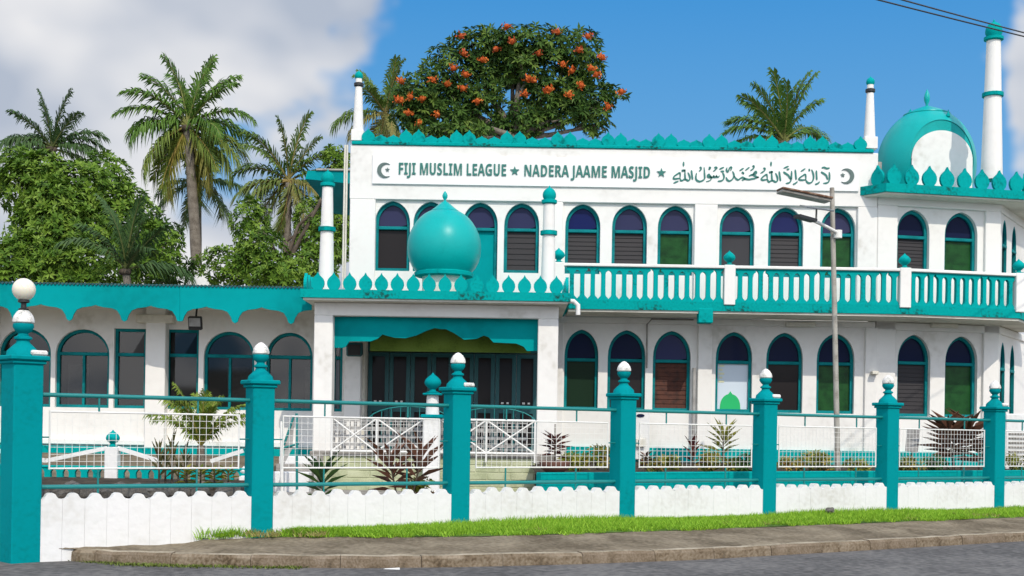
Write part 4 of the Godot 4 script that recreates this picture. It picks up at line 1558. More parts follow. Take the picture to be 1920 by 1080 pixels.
func scatter_grass(called: String, mesh: Mesh, xfs: Array, label: String):
	var mm := MultiMesh.new()
	mm.transform_format = MultiMesh.TRANSFORM_3D
	mm.mesh = mesh
	mm.instance_count = xfs.size()
	for i in xfs.size():
		mm.set_instance_transform(i, xfs[i])
	var o := MultiMeshInstance3D.new()
	o.name = numbered(called)
	o.multimesh = mm
	o.material_override = M.grass
	add_child(o)
	o.set_meta("label", label)
	o.set_meta("category", "grass")
	o.set_meta("kind", "stuff")

func build_grass():
	var rng := RandomNumberGenerator.new()
	rng.seed = 31
	var greens := [Color(.15, .33, .025), Color(.33, .52, .055)]
	for v in 2:
		var xfs := []
		var tries := 0
		while xfs.size() < 5200 and tries < 40000:
			tries += 1
			var x := rng.randf_range(-3.6, 15.0)
			if rng.randf() > 1.15 - (x + 3.6) / 30.0:
				continue
			var zf := fence_z(x) + 0.13
			if x < -2.4 and rng.randf() > (x + 3.7) / 1.3:
				continue
			var zn := 0.0
			for k in verge_line.size() - 1:
				if x >= verge_line[k].x and x <= verge_line[k + 1].x:
					zn = lerpf(verge_line[k].y, verge_line[k + 1].y, (x - verge_line[k].x) / (verge_line[k + 1].x - verge_line[k].x))
			zn += absf(rng.randfn(0.0, 0.07)) - 0.08 + 0.06 * sin(x * 3.0) + 0.05 * sin(x * 7.7 + 1.0)
			if zn <= zf:
				continue
			var u := pow(rng.randf(), 0.85)
			var z := lerpf(zn, zf, u)
			var y := lerpf(0.185, 0.25, u)
			var sc := rng.randf_range(0.7, 1.25) * (0.75 if u < 0.15 else 1.0) * (1.0 + 0.35 * sin(x * 1.3 + 1.0) * u)
			xfs.append(Transform3D(Basis(Vector3.UP, rng.randf() * TAU).scaled(Vector3(1.2, sc, 1.2)), Vector3(x, y, z)))
		scatter_grass("verge_grass", grass_tuft(60 + v, 0.085 + 0.02 * v, 9, greens), xfs, "bright green grass on the verge below the fence wall" if v == 0 else "taller green grass blades mixed into the verge below the fence")
	var dry := []
	for i in 900:
		var x := rng.randf_range(-3.2, 14.0)
		var zf := fence_z(x) + 0.14
		var patch := sin(x * 1.9 + 0.7) + sin(x * 4.3)
		if patch < 0.2:
			continue
		var u := rng.randf()
		dry.append(Transform3D(Basis(Vector3.UP, rng.randf() * TAU).scaled(Vector3(1.3, rng.randf_range(0.5, 1.1), 1.3)), Vector3(x, 0.205 + 0.035 * u, zf + (1.0 - u) * minf(0.9, (x + 3.4) * 0.5))))
	scatter_grass("dry_grass", grass_tuft(66, 0.08, 8, [Color(.20, .19, .06), Color(.36, .32, .12)]), dry, "dry yellowish blades in patches of the verge grass")
	# weeds along the foot of the kerb at the left
	var wx := []
	for i in 420:
		var x := rng.randf_range(-5.6, -2.2)
		var near := -13.62 if x > -4.0 else lerpf(-14.2, -13.62, clampf((x + 5.0) / 1.0, 0, 1))
		var z := near + absf(rng.randfn(0.0, 0.07)) + 0.01
		if x < -4.95:
			z = rng.randf_range(-14.15, -13.85)
		wx.append(Transform3D(Basis(Vector3.UP, rng.randf() * TAU).scaled(Vector3(1.3, rng.randf_range(0.2, 0.6), 1.3)), Vector3(x, 0.0, z)))
	scatter_grass("kerb_weeds", grass_tuft(70, 0.07, 7, [Color(.10, .14, .03), Color(.2, .24, .06)]), wx, "low weeds along the foot of the kerb at the driveway")
	# lawn behind the first pillar
	var lx := []
	for i in 700:
		var z := rng.randf_range(-19.0, -15.3)
		var x := z * 0.386 - rng.randf_range(0.0, 1.2)
		lx.append(Transform3D(Basis(Vector3.UP, rng.randf() * TAU).scaled(Vector3(1.6, rng.randf_range(0.8, 2.2), 1.6)), Vector3(x, 0.35, z)))
	scatter_grass("yard_grass", grass_tuft(80, 0.12, 9, greens), lx, "grass in the yard left of the first pillar")

# ---------------------------------------------------------------- the fence
func post_place(i: int) -> String:
	return ["leftmost", "second", "third", "fourth", "fifth", "sixth", "seventh"][i]

func build_fence():
	var fin := MB.new()
	var prof := []
	for p in [[.165, 0], [.155, .05], [.10, .105], [.072, .13], [.062, .16], [.088, .172], [.088, .192], [.056, .208], [.05, .23], [.08, .255], [.104, .295], [.10, .33], [.05, .335]]:
		prof.append(Vector2(p[0], p[1]))
	fin.lathe(prof, Vector3.ZERO, 20)
	var fin_mesh := fin.mesh()
	var bud := MB.new()
	prof = []
	for p in [[.085, .33], [.108, .345], [.108, .37], [.095, .41], [.068, .45], [.03, .482], [0, .492]]:
		prof.append(Vector2(p[0], p[1]))
	bud.lathe(prof, Vector3.ZERO, 12)
	var bud_mesh := bud.mesh()
	for i in 7:
		var w := 0.325 if i == 0 else 0.268
		var top := 2.17 if i == 0 else 2.0
		var base := -0.02 if i == 0 else 0.1
		var o := FF * Vector3(FENCE_STEP * i, 0, 0)
		var extra: String = ["carrying a white globe lamp", "left of the entrance steps", "in front of the porch doors", "in front of the second lower window", "in front of the window with the green dome print", "just right of the grey lamp pole", "nearest the right edge"][i]
		var t := thing("fence_pillar", Vector3(o.x, 0 if i == 0 else 0.25, o.z), "%s square teal fence pillar from the left, %s" % [post_place(i), extra], "pillar", "teal pillars of the roadside fence")
		var xf := FF * Transform3D(Basis(Vector3.UP, deg_to_rad(13.0 if i == 0 else 0.0)), Vector3(FENCE_STEP * i, 0, 0))
		var mb := MB.new()
		mb.cbox(Vector3(-w / 2, base, -w / 2), Vector3(w / 2, top, w / 2), 0.012)
		part(t, "shaft", mb.mesh(), M.post, xf)
		mb = MB.new()
		mb.cbox(Vector3(-w / 2 - .05, top - 0.012, -w / 2 - .05), Vector3(w / 2 + .05, top + 0.04, w / 2 + .05), 0.012)
		mb.cbox(Vector3(-w / 2 - .022, top - 0.05, -w / 2 - .022), Vector3(w / 2 + .022, top - 0.013, w / 2 + .022), 0.008)
		part(t, "cap", mb.mesh(), M.post, xf)
		var sc := 0.92 if i > 0 else 1.05
		var fx := xf * Transform3D(Basis.from_scale(Vector3.ONE * sc), Vector3(0, top + 0.039, 0))
		part(t, "finial", fin_mesh, M.post, fx)
		var bp := part(t, "finial_bud", bud_mesh, M.flake, fx)
		bp.set_meta("label", "flaking white bud on top of the teal finial")
		if i % 2 == 0:
			mb = MB.new()  # plain white block on every other cap, not a lamp
			mb.cbox(Vector3(.01, top + 0.041, .03), Vector3(w / 2 + .03, top + 0.10, w / 2 + .04), 0.02)
			var wp := part(t, "cap_block", mb.mesh(), M.flake, xf)
			wp.set_meta("label", "small weathered white block on the cap's front corner")
		if i == 0:
			# globe lamp
			var gb := xf * Vector3(0, top + 0.039 + 0.492 * sc - 0.03, 0)
			var lt := thing("globe_lamp", gb, "cream globe lamp on the leftmost teal pillar", "lamp")
			var lx := Transform3D(Basis(), gb)
			mb = MB.new()
			mb.lathe([Vector2(.05, 0), Vector2(.055, .02), Vector2(.03, .03), Vector2(.028, .08), Vector2(.06, .09), Vector2(.06, .115), Vector2(.03, .12)], Vector3.ZERO, 14)
			part(lt, "stem", mb.mesh(), M.black, lx)
			mb = MB.new()
			mb.lathe(ball_profile(0.122, 0.228), Vector3.ZERO, 24)
			part(lt, "globe", mb.mesh(), M.globe, lx)
	# wall bays and railings
	var rng := RandomNumberGenerator.new()
	rng.seed = 8
	var count := 10
	var forms := []
	var inner := FENCE_STEP - 0.268
	var pw := inner / count
	for f in 3:
		var h: float = [0.735, 0.728, 0.742][f]
		var half := [Vector2(.5, -.06), Vector2(.5, h - .066), Vector2(.36, h - .062), Vector2(.27, h - .045), Vector2(.19, h - .014), Vector2(.09, h)]
		var pl := PackedVector2Array()
		for q in half:
			pl.append(Vector2(q.x * (pw - 0.002), q.y))
		for k in range(half.size() - 1, -1, -1):
			pl.append(Vector2(-half[k].x * (pw - 0.002), half[k].y))
		var mb := MB.new()
		mb.slab(pl, -0.10, 0.0)
		forms.append(mb.mesh())
	for i in 7:
		var x0 := FENCE_STEP * i + (0.17 if i == 0 else 0.134)
		var x1 := FENCE_STEP * (i + 1) - 0.134
		var o := FF * Vector3((x0 + x1) / 2, 0.2, 0.1)
		var where: String = "between the %s and %s teal pillars" % [post_place(i), post_place(i + 1)] if i < 6 else "right of the seventh teal pillar"
		var t := thing("boundary_wall", o, "low white wavy-topped wall %s" % where, "wall", "white wall bays of the fence")
		var mb := MB.new()
		mb.box(Vector3(x0, -0.05, -0.02), Vector3(x1, 0.66, 0.03))
		part(t, "backing", mb.mesh(), M.white2, FF)
		var n := count
		var w := (x1 - x0) / n
		for k in n:
			part(t, "paling", forms[rng.randi() % 3], M.white2, FF * Transform3D(Basis.from_scale(Vector3(w / pw, 1, 1)), Vector3(x0 + w * (k + 0.5), rng.randf_range(-0.008, 0.006), 0.122 + rng.randf_range(-0.001, 0.001))))
		# railing
		t = thing("fence_railing", FF * Vector3((x0 + x1) / 2, 0.8, 0), "teal rail pair with white wire mesh panel %s" % where, "railing", "rail and mesh bays of the fence")
		for y in [1.8, 0.8]:
			mb = MB.new()
			mb.tube([Vector3(x0 - 0.05, y, 0), Vector3(x1 + 0.05, y, 0)], [0.024], 10)
			part(t, "rail", mb.mesh(), M.rail, FF)
		var fx0 := x0 + 0.16
		var fx1 := x1 - 0.13
		if i == 0:
			fx0 = x0 + 0.12
			fx1 = x1 - 0.12
		mb = MB.new()
		mb.tube([Vector3(fx0, 1.0, 0), Vector3(fx1, 1.0, 0)], [0.0105], 8)
		mb.tube([Vector3(fx0, 1.62, 0), Vector3(fx1, 1.62, 0)], [0.0105], 8)
		mb.tube([Vector3(fx0, 0.99, 0), Vector3(fx0, 1.63, 0)], [0.0105], 8)
		mb.tube([Vector3(fx1, 0.99, 0), Vector3(fx1, 1.63, 0)], [0.0105], 8)
		part(t, "mesh_frame", mb.mesh(), M.wire, FF)
		mb = MB.new()
		var nx := int((fx1 - fx0) / 0.078)
		for k in range(1, nx):
			var x := fx0 + (fx1 - fx0) * k / nx
			mb.bar(Vector3(x, 1.0, 0.004), Vector3(x, 1.62, 0.004), 0.0042, 0.0042)
		for k in range(1, 8):
			var y := 1.0 + 0.62 * k / 8.0
			mb.bar(Vector3(fx0, y, -0.003), Vector3(fx1, y, -0.003), 0.0044, 0.0044)
		var wm := part(t, "wire_mesh", mb.mesh(), M.wire, FF)
		wm.set_meta("kind", "stuff")
		for q in [0.27, 0.74]:
			mb = MB.new()
			var x := lerpf(x0, x1, q + 0.02 * sin(i * 2.0))
			mb.tube([Vector3(x, 1.63, 0), Vector3(x, 1.79, 0)], [0.012], 6)
			mb.tube([Vector3(x, 0.7, 0), Vector3(x, 0.99, 0)], [0.012], 6)
			part(t, "stay", mb.mesh(), M.rail, FF)
		for q in [[x0 - 0.03, fx0], [fx1, x1 + 0.03]]:
			mb = MB.new()
			mb.tube([Vector3(q[0], 1.34, 0), Vector3(q[1], 1.34, 0)], [0.009], 6)
			part(t, "tie_rod", mb.mesh(), M.rail, FF)

# ---------------------------------------------------------------- things in the yard
func build_yard():
	var mb: MB
	# pale block retaining wall below the porch
	var FY := frame(Vector3(0, 0, -23.5))
	var x0 := on(606, 880, FY).x
	var x1 := on(1003, 880, FY).x
	var yt := on(800, 851, FY).y
	var t := thing("retaining_wall", Vector3((x0 + x1) / 2, 0.6, -23.5), "pale yellow block wall below the white crossed railing", "wall")
	box_part(t, "backing", Vector3(x0, 0.3, -0.3), Vector3(x1, yt - 0.06, -0.012), M.pale, FY, 0)
	box_part(t, "capping", Vector3(x0 - 0.02, yt - 0.06, -0.32), Vector3(x1 + 0.02, yt, 0.02), M.concrete, FY)
	mb = MB.new()
	mb.cbox(Vector3(0.006, 0.005, -0.09), Vector3(0.424, 0.125, 0), 0.007)
	var bm := mb.mesh()
	var rng := RandomNumberGenerator.new()
	rng.seed = 4
	for r in 5:
		var x := x0 - (0.21 if r % 2 else 0.0)
		while x < x1 - 0.1:
			var sx := 1.0
			var xs := x
			if x < x0:
				xs = x0
				sx = 0.5
			if xs + 0.43 * sx > x1:
				sx = (x1 - xs) / 0.43
			part(t, "block", bm, M.pale if rng.randf() < 0.6 else M.pale2, FY * Transform3D(Basis.from_scale(Vector3(sx, 1, 1)), Vector3(xs, 0.305 + r * 0.135, rng.randf_range(-0.003, 0.003))))
			x += 0.43
	# breeze-block screen behind the railing
	var FS := frame(Vector3(0, 0, -23.72))
	x0 = on(625, 820, FS).x
	x1 = on(1003, 820, FS).x
	t = thing("block_screen", Vector3((x0 + x1) / 2, yt, -23.72), "grey pierced block screen behind the white crossed railing", "screen")
	mb = MB.new()
	for q in [[0, 0, .2, .028], [0, .122, .2, .15], [0, .029, .028, .121], [.172, .029, .2, .121], [.089, .029, .111, .121]]:
		mb.box(Vector3(q[0] + 0.003, q[1] + 0.003, -0.09), Vector3(q[2] - 0.003, q[3] - 0.0, 0))
	bm = mb.mesh()
	var nx := int((x1 - x0) / 0.2)
	for r in 4:
		for k in nx:
			part(t, "pierced_block", bm, M.block, FS * Transform3D(Basis(), Vector3(x0 + k * 0.2, yt + 0.002 + r * 0.15, 0)))
	# white crossed railing
	var FR := frame(Vector3(0, 0, -23.4))
	var yb := on(800, 848, FR).y
	var yr := on(800, 786, FR).y
	t = thing("crossed_railing", Vector3(on(800, 848, FR).x, yb, -23.4), "white metal railing with crossed bars below the porch", "railing")
	mb = MB.new()
	for s in [[622, 795], [824, 1003]]:
		for y in [yb, yr]:
			mb.tube([Vector3(on(s[0], 820, FR).x, y, 0), Vector3(on(s[1], 820, FR).x, y, 0)], [0.022], 8)
	part(t, "rails", mb.mesh(), M.wire, FR)
	for px in [622, 706, 795, 824, 912, 1003]:
		mb = MB.new()
		mb.tube([Vector3(on(px, 820, FR).x, 0.9, 0), Vector3(on(px, 820, FR).x, yr, 0)], [0.02], 8)
		part(t, "upright", mb.mesh(), M.wire, FR)
	for s in [[622, 706], [706, 795], [824, 912], [912, 1003]]:
		mb = MB.new()
		var a := on(s[0], 820, FR).x
		var b := on(s[1], 820, FR).x
		mb.tube([Vector3(a, yb, 0.004), Vector3(b, yr, 0.004)], [0.016], 6)
		mb.tube([Vector3(a, yr, -0.004), Vector3(b, yb, -0.004)], [0.016], 6)
		part(t, "cross", mb.mesh(), M.wire, FR)
	# gate pillar with a teal onion
	var gp := at(809, 880, 23.2)
	t = thing("gate_pillar", Vector3(gp.x, 0.6, gp.z), "slim white pillar with teal onion finial before the porch", "pillar")
	var xf := Transform3D(Basis(), Vector3(gp.x, 0, gp.z))
	mb = MB.new()
	mb.cbox(Vector3(-.15, .33, -.15), Vector3(.15, 1.69, .15), 0.015)
	part(t, "base", mb.mesh(), M.white2, xf)
	mb = MB.new()
	mb.cbox(Vector3(-.2, 1.69, -.2), Vector3(.2, 1.755, .2), 0.015)
	part(t, "collar", mb.mesh(), M.post, xf)
	var ptop := at(809, 741, 23.2).y
	mb = MB.new()
	mb.lathe([Vector2(.125, 1.755), Vector2(.105, ptop)], Vector3.ZERO, 8)
	part(t, "shaft", mb.mesh(), M.white2, xf)
	mb = MB.new()
	mb.cbox(Vector3(-.17, ptop, -.17), Vector3(.17, ptop + .035, .17), 0.01)
	mb.lathe(onion_finial(0.36), Vector3(0, ptop + .035, 0), 16)
	part(t, "finial", mb.mesh(), M.post, xf)
	# stair handrail left of the porch
	var h0 := at(530, 845, 21.5)
	t = thing("stair_handrail", Vector3(h0.x, 0.6, h0.z), "teal and white stair handrail left of the porch column", "handrail")
	mb = MB.new()
	var hp := [at(556, 775, 21.5), at(557, 925, 21.5), at(532, 835, 21.5), at(551, 780, 21.5), at(530, 840, 21.5), at(560, 832, 21.5)]
	mb.tube([hp[0], Vector3(hp[1].x, 0.35, hp[1].z)], [0.022], 8)
	mb.tube([hp[2], hp[3]], [0.02], 8)
	mb.tube([hp[4], hp[5]], [0.018], 8)
	part(t, "frame", mb.mesh(), M.rail)
	mb = MB.new()
	mb.tube([Vector3(h0.x, 0.35, h0.z), at(528, 790, 21.5)], [0.03], 8)
	part(t, "post", mb.mesh(), M.wire)
	mb = MB.new()
	mb.slab(PackedVector2Array([Vector2(at(532, 840, 21.5).x, at(532, 872, 21.5).y), Vector2(at(548, 840, 21.5).x, at(548, 840, 21.5).y), Vector2(at(551, 790, 21.5).x, at(551, 786, 21.5).y), Vector2(at(533, 834, 21.5).x, at(533, 836, 21.5).y)]), -21.53, -21.515)
	part(t, "infill_plate", mb.mesh(), M.block)
	# steps beside it
	t = thing("steps", Vector3(at(548, 900, 22.5).x, 0.6, -22.5), "brown and white concrete steps beside the stair handrail", "steps")
	for k in 3:
		var s0 := at(515, 880, 22.6)
		var s1 := at(583, 880, 22.6)
		box_part(t, "step", Vector3(s0.x, 0.33, -22.4 - 0.3 * k), Vector3(s1.x, 0.70 + 0.13 * k, -22.7 - 0.3 * k), M.concrete if k % 2 else M.white2, Transform3D())
	# balustrade in front of the wing
	var FL := frame(Vector3(0, 0, -21.0))
	x0 = on(-60, 890, FL).x
	x1 = on(466, 890, FL).x
	t = thing("garden_balustrade", Vector3((x0 + x1) / 2, 0.6, -21), "low teal balustrade with white posts before the wing", "balustrade")
	box_part(t, "top_rail", Vector3(x0, 0.755, -0.1), Vector3(x1, 0.80, 0.02), M.teal, FL)
	var half := [Vector2(.1, 0), Vector2(.085, .02), Vector2(.05, .05), Vector2(.05, .13), Vector2(.07, .165), Vector2(.1, .195)]
	var pl := PackedVector2Array()
	for q in half:
		pl.append(q)
	for k in range(half.size() - 1, -1, -1):
		pl.append(Vector2(-half[k].x, half[k].y))
	mb = MB.new()
	mb.slab(pl, -0.04, 0.04)
	bm = mb.mesh()
	var x := x0 + 0.1
	while x < x1:
		part(t, "baluster", bm, M.teal, FL * Transform3D(Basis(), Vector3(x, 0.56, -0.04)))
		x += 0.2
	box_part(t, "bottom_rail", Vector3(x0, 0.5, -0.1), Vector3(x1, 0.56, 0.02), M.teal, FL)
	for p in [[210, 838, 0.105], [456, 893, 0.06], [-40, 835, 0.105]]:
		var c := on(p[0], p[1], FL)
		box_part(t, "post", Vector3(c.x - p[2], 0.5, -0.14), Vector3(c.x + p[2], c.y, 0.06), M.white2, FL)
		mb = MB.new()
		mb.lathe(onion_finial(0.27 if p[2] > 0.1 else 0.16), Vector3(c.x, c.y, -0.04), 14)
		part(t, "finial", mb.mesh(), M.teal if p[2] > 0.1 else M.white2, FL)
	for q in [[205, 839, 84, 864], [216, 839, 302, 866], [455, 845, 394, 865], [-35, 839, 84, 864]]:
		var a := on(q[0], q[1], FL)
		var b := on(q[2], q[3], FL)
		mb = MB.new()
		mb.bar(Vector3(a.x, a.y, -0.04), Vector3(b.x, b.y, -0.04), 0.05, 0.065)
		part(t, "sloping_rail", mb.mesh(), M.white2, FL)
	# teal planter wall behind the fence on the right
	t = thing("planter_wall", FF * Vector3(13, 0.6, -0.75), "low teal planter wall behind the fence on the right", "wall")
	box_part(t, "wall", Vector3(7.15, 0.3, -0.85), Vector3(24, 0.9, -0.7), M.teal, FF)
	mb = MB.new()
	var s0 := FF * Vector3(7.15, 0.86, -0.84)
	var s1 := FF * Vector3(24, 0.86, -0.84)
	mb.quad(s0, s1, Vector3(s1.x, 0.86, -27.7), Vector3(s0.x, 0.86, -27.7))
	structure("planting_bed", mb.mesh(), M.soil)
	# solar street lamp
	var lp := at(1571, 870, 23.0)
	lp.y = 0.86
	t = thing("street_lamp", lp, "grey solar street lamp pole in front of the balcony", "street lamp")
	var ltop := at(1560, 352, 23.0)
	mb = MB.new()
	mb.tube([lp, lp.lerp(ltop, 0.45), ltop], [0.052, 0.047, 0.042], 12)
	part(t, "pole", mb.mesh(), M.steel)
	mb = MB.new()
	var b0 := at(1571, 437, 22.95)
	mb.tube([b0 + Vector3(0, -.09, 0), b0 + Vector3(0, .05, 0)], [0.075], 12)
	part(t, "clamp", mb.mesh(), M.wire)
	mb = MB.new()
	mb.tube([b0, at(1553, 427, 22.7), at(1537, 419, 22.5), at(1526, 414, 22.35)], [0.034, 0.032, 0.03, 0.03], 8)
	part(t, "arm", mb.mesh(), M.wire)
	mb = MB.new()
	var hd0 := at(1526, 414, 22.35)
	var hd1 := at(1494, 405, 22.1)
	mb.bar(hd0, hd1, 0.16, 0.05)
	part(t, "lamp_head", mb.mesh(), M.black)
	mb = MB.new()
	var pc := at(1531, 392, 22.5)
	mb.tube([at(1530, 416, 22.45), pc], [0.018], 6)
	part(t, "panel_stem", mb.mesh(), M.steel)
	var px := Transform3D(Basis(Vector3.RIGHT, 0.22) * Basis(Vector3.BACK, -0.12), pc)
	mb = MB.new()
	mb.cbox(Vector3(-.24, 0, -.3), Vector3(.24, .03, .3), 0.006)
	part(t, "small_solar_panel", mb.mesh(), M.panel, px)
	var bc := at(1509, 368, 22.75)
	px = Transform3D(Basis(Vector3.BACK, -0.185) * Basis(Vector3.RIGHT, 0.10), bc)
	mb = MB.new()
	mb.cbox(Vector3(-.47, 0.02, -.3), Vector3(.44, .055, .3), 0.008)
	part(t, "big_solar_panel", mb.mesh(), M.rust, px)
	mb = MB.new()
	mb.cbox(Vector3(-.46, -0.03, -.27), Vector3(.43, .019, .27), 0.01)
	part(t, "battery_tray", mb.mesh(), M.steel, px)
	# air conditioner, meter box and notice board by the right wall
	var ac := at(1202, 806, 27.4)
	t = thing("air_conditioner", Vector3(ac.x, 0.9, ac.z), "white air conditioner unit against the wall under the second lower window", "air conditioner")
	mb = MB.new()
	mb.cbox(Vector3(-.17, 0.9, -.15), Vector3(.17, at(1202, 772, 27.4).y, .15), 0.025)
	part(t, "case", mb.mesh(), M.white2, Transform3D(Basis(), Vector3(ac.x, 0, ac.z)))
	mb = MB.new()
	mb.lathe([Vector2(0, 0), Vector2(.085, 0), Vector2(.085, .012), Vector2(0, .012)], Vector3.ZERO, 18, 0.4)
	var oc := at(1201, 779, 27.24)
	part(t, "badge", mb.mesh(), M.navy, Transform3D(Basis(Vector3.RIGHT, PI / 2), oc))
	var mc := at(1200, 830, 27.2)
	mb = MB.new()
	mb.cbox(mc + Vector3(-.09, -.09, -.04), mc + Vector3(.11, .09, .04), 0.01)
	part(t, "outlet_box", mb.mesh(), M.cream)
	mb = MB.new()
	mb.cbox(mc + Vector3(-.04, -.055, .035), mc + Vector3(.0, .055, .05), 0.004)
	part(t, "socket", mb.mesh(), M.black)
	ac = at(1906, 810, 26.0)
	t = thing("air_conditioner", Vector3(ac.x, 0.86, ac.z), "white air conditioner unit by the corner tower at the right edge", "air conditioner")
	mb = MB.new()
	mb.cbox(Vector3(-.28, 0.86, -.16), Vector3(.45, at(1906, 776, 26).y, .16), 0.02)
	part(t, "case", mb.mesh(), M.white2, Transform3D(Basis(), Vector3(ac.x, 0, ac.z)))
	for k in 7:
		mb = MB.new()
		mb.cbox(Vector3(-.22, 1.02 + k * .09, .15), Vector3(.38, 1.06 + k * .09, .185), 0.006)
		part(t, "grille_bar", mb.mesh(), M.concrete, Transform3D(Basis(), Vector3(ac.x, 0, ac.z)))
	var nb := at(1711, 826, 24.6)
	t = thing("notice_board", Vector3(nb.x, 0.86, nb.z), "small grey notice board on a thin post in the flower bed", "notice board")
	mb = MB.new()
	mb.cbox(Vector3(-.12, -.22, -.015), Vector3(.12, .22, .015), 0.005)
	part(t, "board", mb.mesh(), M.block, Transform3D(Basis(Vector3.UP, -0.4) * Basis(Vector3.BACK, -0.08), nb))
	mb = MB.new()
	mb.tube([Vector3(nb.x, 0.86, nb.z - .03), nb + Vector3(0, .1, -.03)], [0.012], 6)
	part(t, "post", mb.mesh(), M.black)
	# small box on the pilaster
	mb = MB.new()
	var jc := at(1640, 699, 27.7)
	mb.cbox(jc + Vector3(-.07, -.035, -.1), jc + Vector3(.07, .035, .08), 0.01)
	solo("junction_box", mb.mesh(), M.cream, "small cream box on the wall beside the grey lamp pole", "box")
	# tap pipe at the right porch column
	mb = MB.new()
	var tp := at(1041, 795, 24.6)
	mb.tube([Vector3(tp.x, 0.35, tp.z), tp], [0.016], 6)
	solo("stand_pipe", mb.mesh(), M.steel, "thin grey stand pipe beside the right porch column", "pipe")
	# drain pipe stubs on the lower wall
	mb = MB.new()
	var d0 := on(1301, 690, FM)
	mb.tube([FM * Vector3(d0.x, d0.y, 0.06), FM * Vector3(d0.x, 1.0, 0.06)], [0.04], 8)
	solo("drain_pipe", mb.mesh(), M.block, "grey drain pipe left of the green dome window", "pipe")
	# stone at the foot of the wall, litter on the road
	rock("stone", at(1556, 957, 19.6), 0.06, 3, "small dark stone at the foot of the white wall")
	mb = MB.new()
	var l := at(736, 1064, 13.55)
	mb.quad(Vector3(l.x - .1, .004, l.z), Vector3(l.x + .08, .004, l.z + .02), Vector3(l.x + .07, .018, l.z - .05), Vector3(l.x - .08, .008, l.z - .04))
	mb.quad(Vector3(l.x - .08, .008, l.z - .04), Vector3(l.x + .07, .018, l.z - .05), Vector3(l.x + .08, .004, l.z + .02), Vector3(l.x - .1, .004, l.z))
	solo("paper_scrap", mb.mesh(), M.wire, "white scrap of paper lying on the road by the kerb", "litter")
	# rocks in the bed behind the first wall bay
	for k in 14:
		var f := rng.randf()
		var p := FF * Vector3(0.42 + 2.15 * k / 13.0, 0.66, -0.4 - 0.55 * f)
		rock("garden_rock", p, rng.randf_range(0.11, 0.17), 20 + k, rock_label(k), "dark rocks behind the first wall bay")
	# power lines
	for c in [[[1647, 0], [1920, 68.5], "lower black power line crossing the sky at top right"], [[1692, 0], [1920, 61.5], "upper black power line crossing the sky at top right"]]:
		var a := at(c[0][0], c[0][1], 17.0)
		var b := at(c[1][0], c[1][1], 19.5)
		var d := b - a
		var pts := []
		for k in 25:
			var s := -3.0 + 7.0 * k / 24.0
			pts.append(a + d * s + Vector3(0, 0.012 * (s * s - s), 0))
		mb = MB.new()
		mb.tube(pts, [0.011], 5, false)
		solo("power_line", mb.mesh(), M.black, c[2], "cable", "power lines")

func rock_label(k: int) -> String:
	var ord := ["first", "second", "third", "fourth", "fifth", "sixth", "seventh", "eighth", "ninth", "tenth", "eleventh", "twelfth", "thirteenth", "fourteenth"]
	return "%s dark rock from the left in the row behind the leftmost wall bay" % ord[k]

func rock(called: String, p: Vector3, r: float, seed_: int, label: String, group := ""):
	var rng := RandomNumberGenerator.new()
	rng.seed = seed_
	var s := SphereMesh.new()
	s.radial_segments = 9
	s.rings = 5
	s.radius = 1
	s.height = 2
	var arr := s.get_mesh_arrays()
	var vv: PackedVector3Array = arr[Mesh.ARRAY_VERTEX]
	var ix: PackedInt32Array = arr[Mesh.ARRAY_INDEX]
	var nz := FastNoiseLite.new()
	nz.seed = seed_
	nz.frequency = 0.8
	for i in vv.size():
		var q := vv[i]
		vv[i] = q * (1.0 + nz.get_noise_3dv(q) * 0.55) * Vector3(1.3, .85, 1.0) * r
	var mb := MB.new()
	for i in range(0, ix.size(), 3):
		mb.tri(vv[ix[i]], vv[ix[i + 2]], vv[ix[i + 1]])
	solo(called, mb.mesh(), M.rock, label, "rock", group, Transform3D(Basis(Vector3.UP, rng.randf() * TAU), p))

# ---------------------------------------------------------------- vegetation
func rdir(rng: RandomNumberGenerator) -> Vector3:
	var y := rng.randf_range(-1, 1)
	var a := rng.randf() * TAU
	var r := sqrt(1 - y * y)
	return Vector3(r * cos(a), y, r * sin(a))

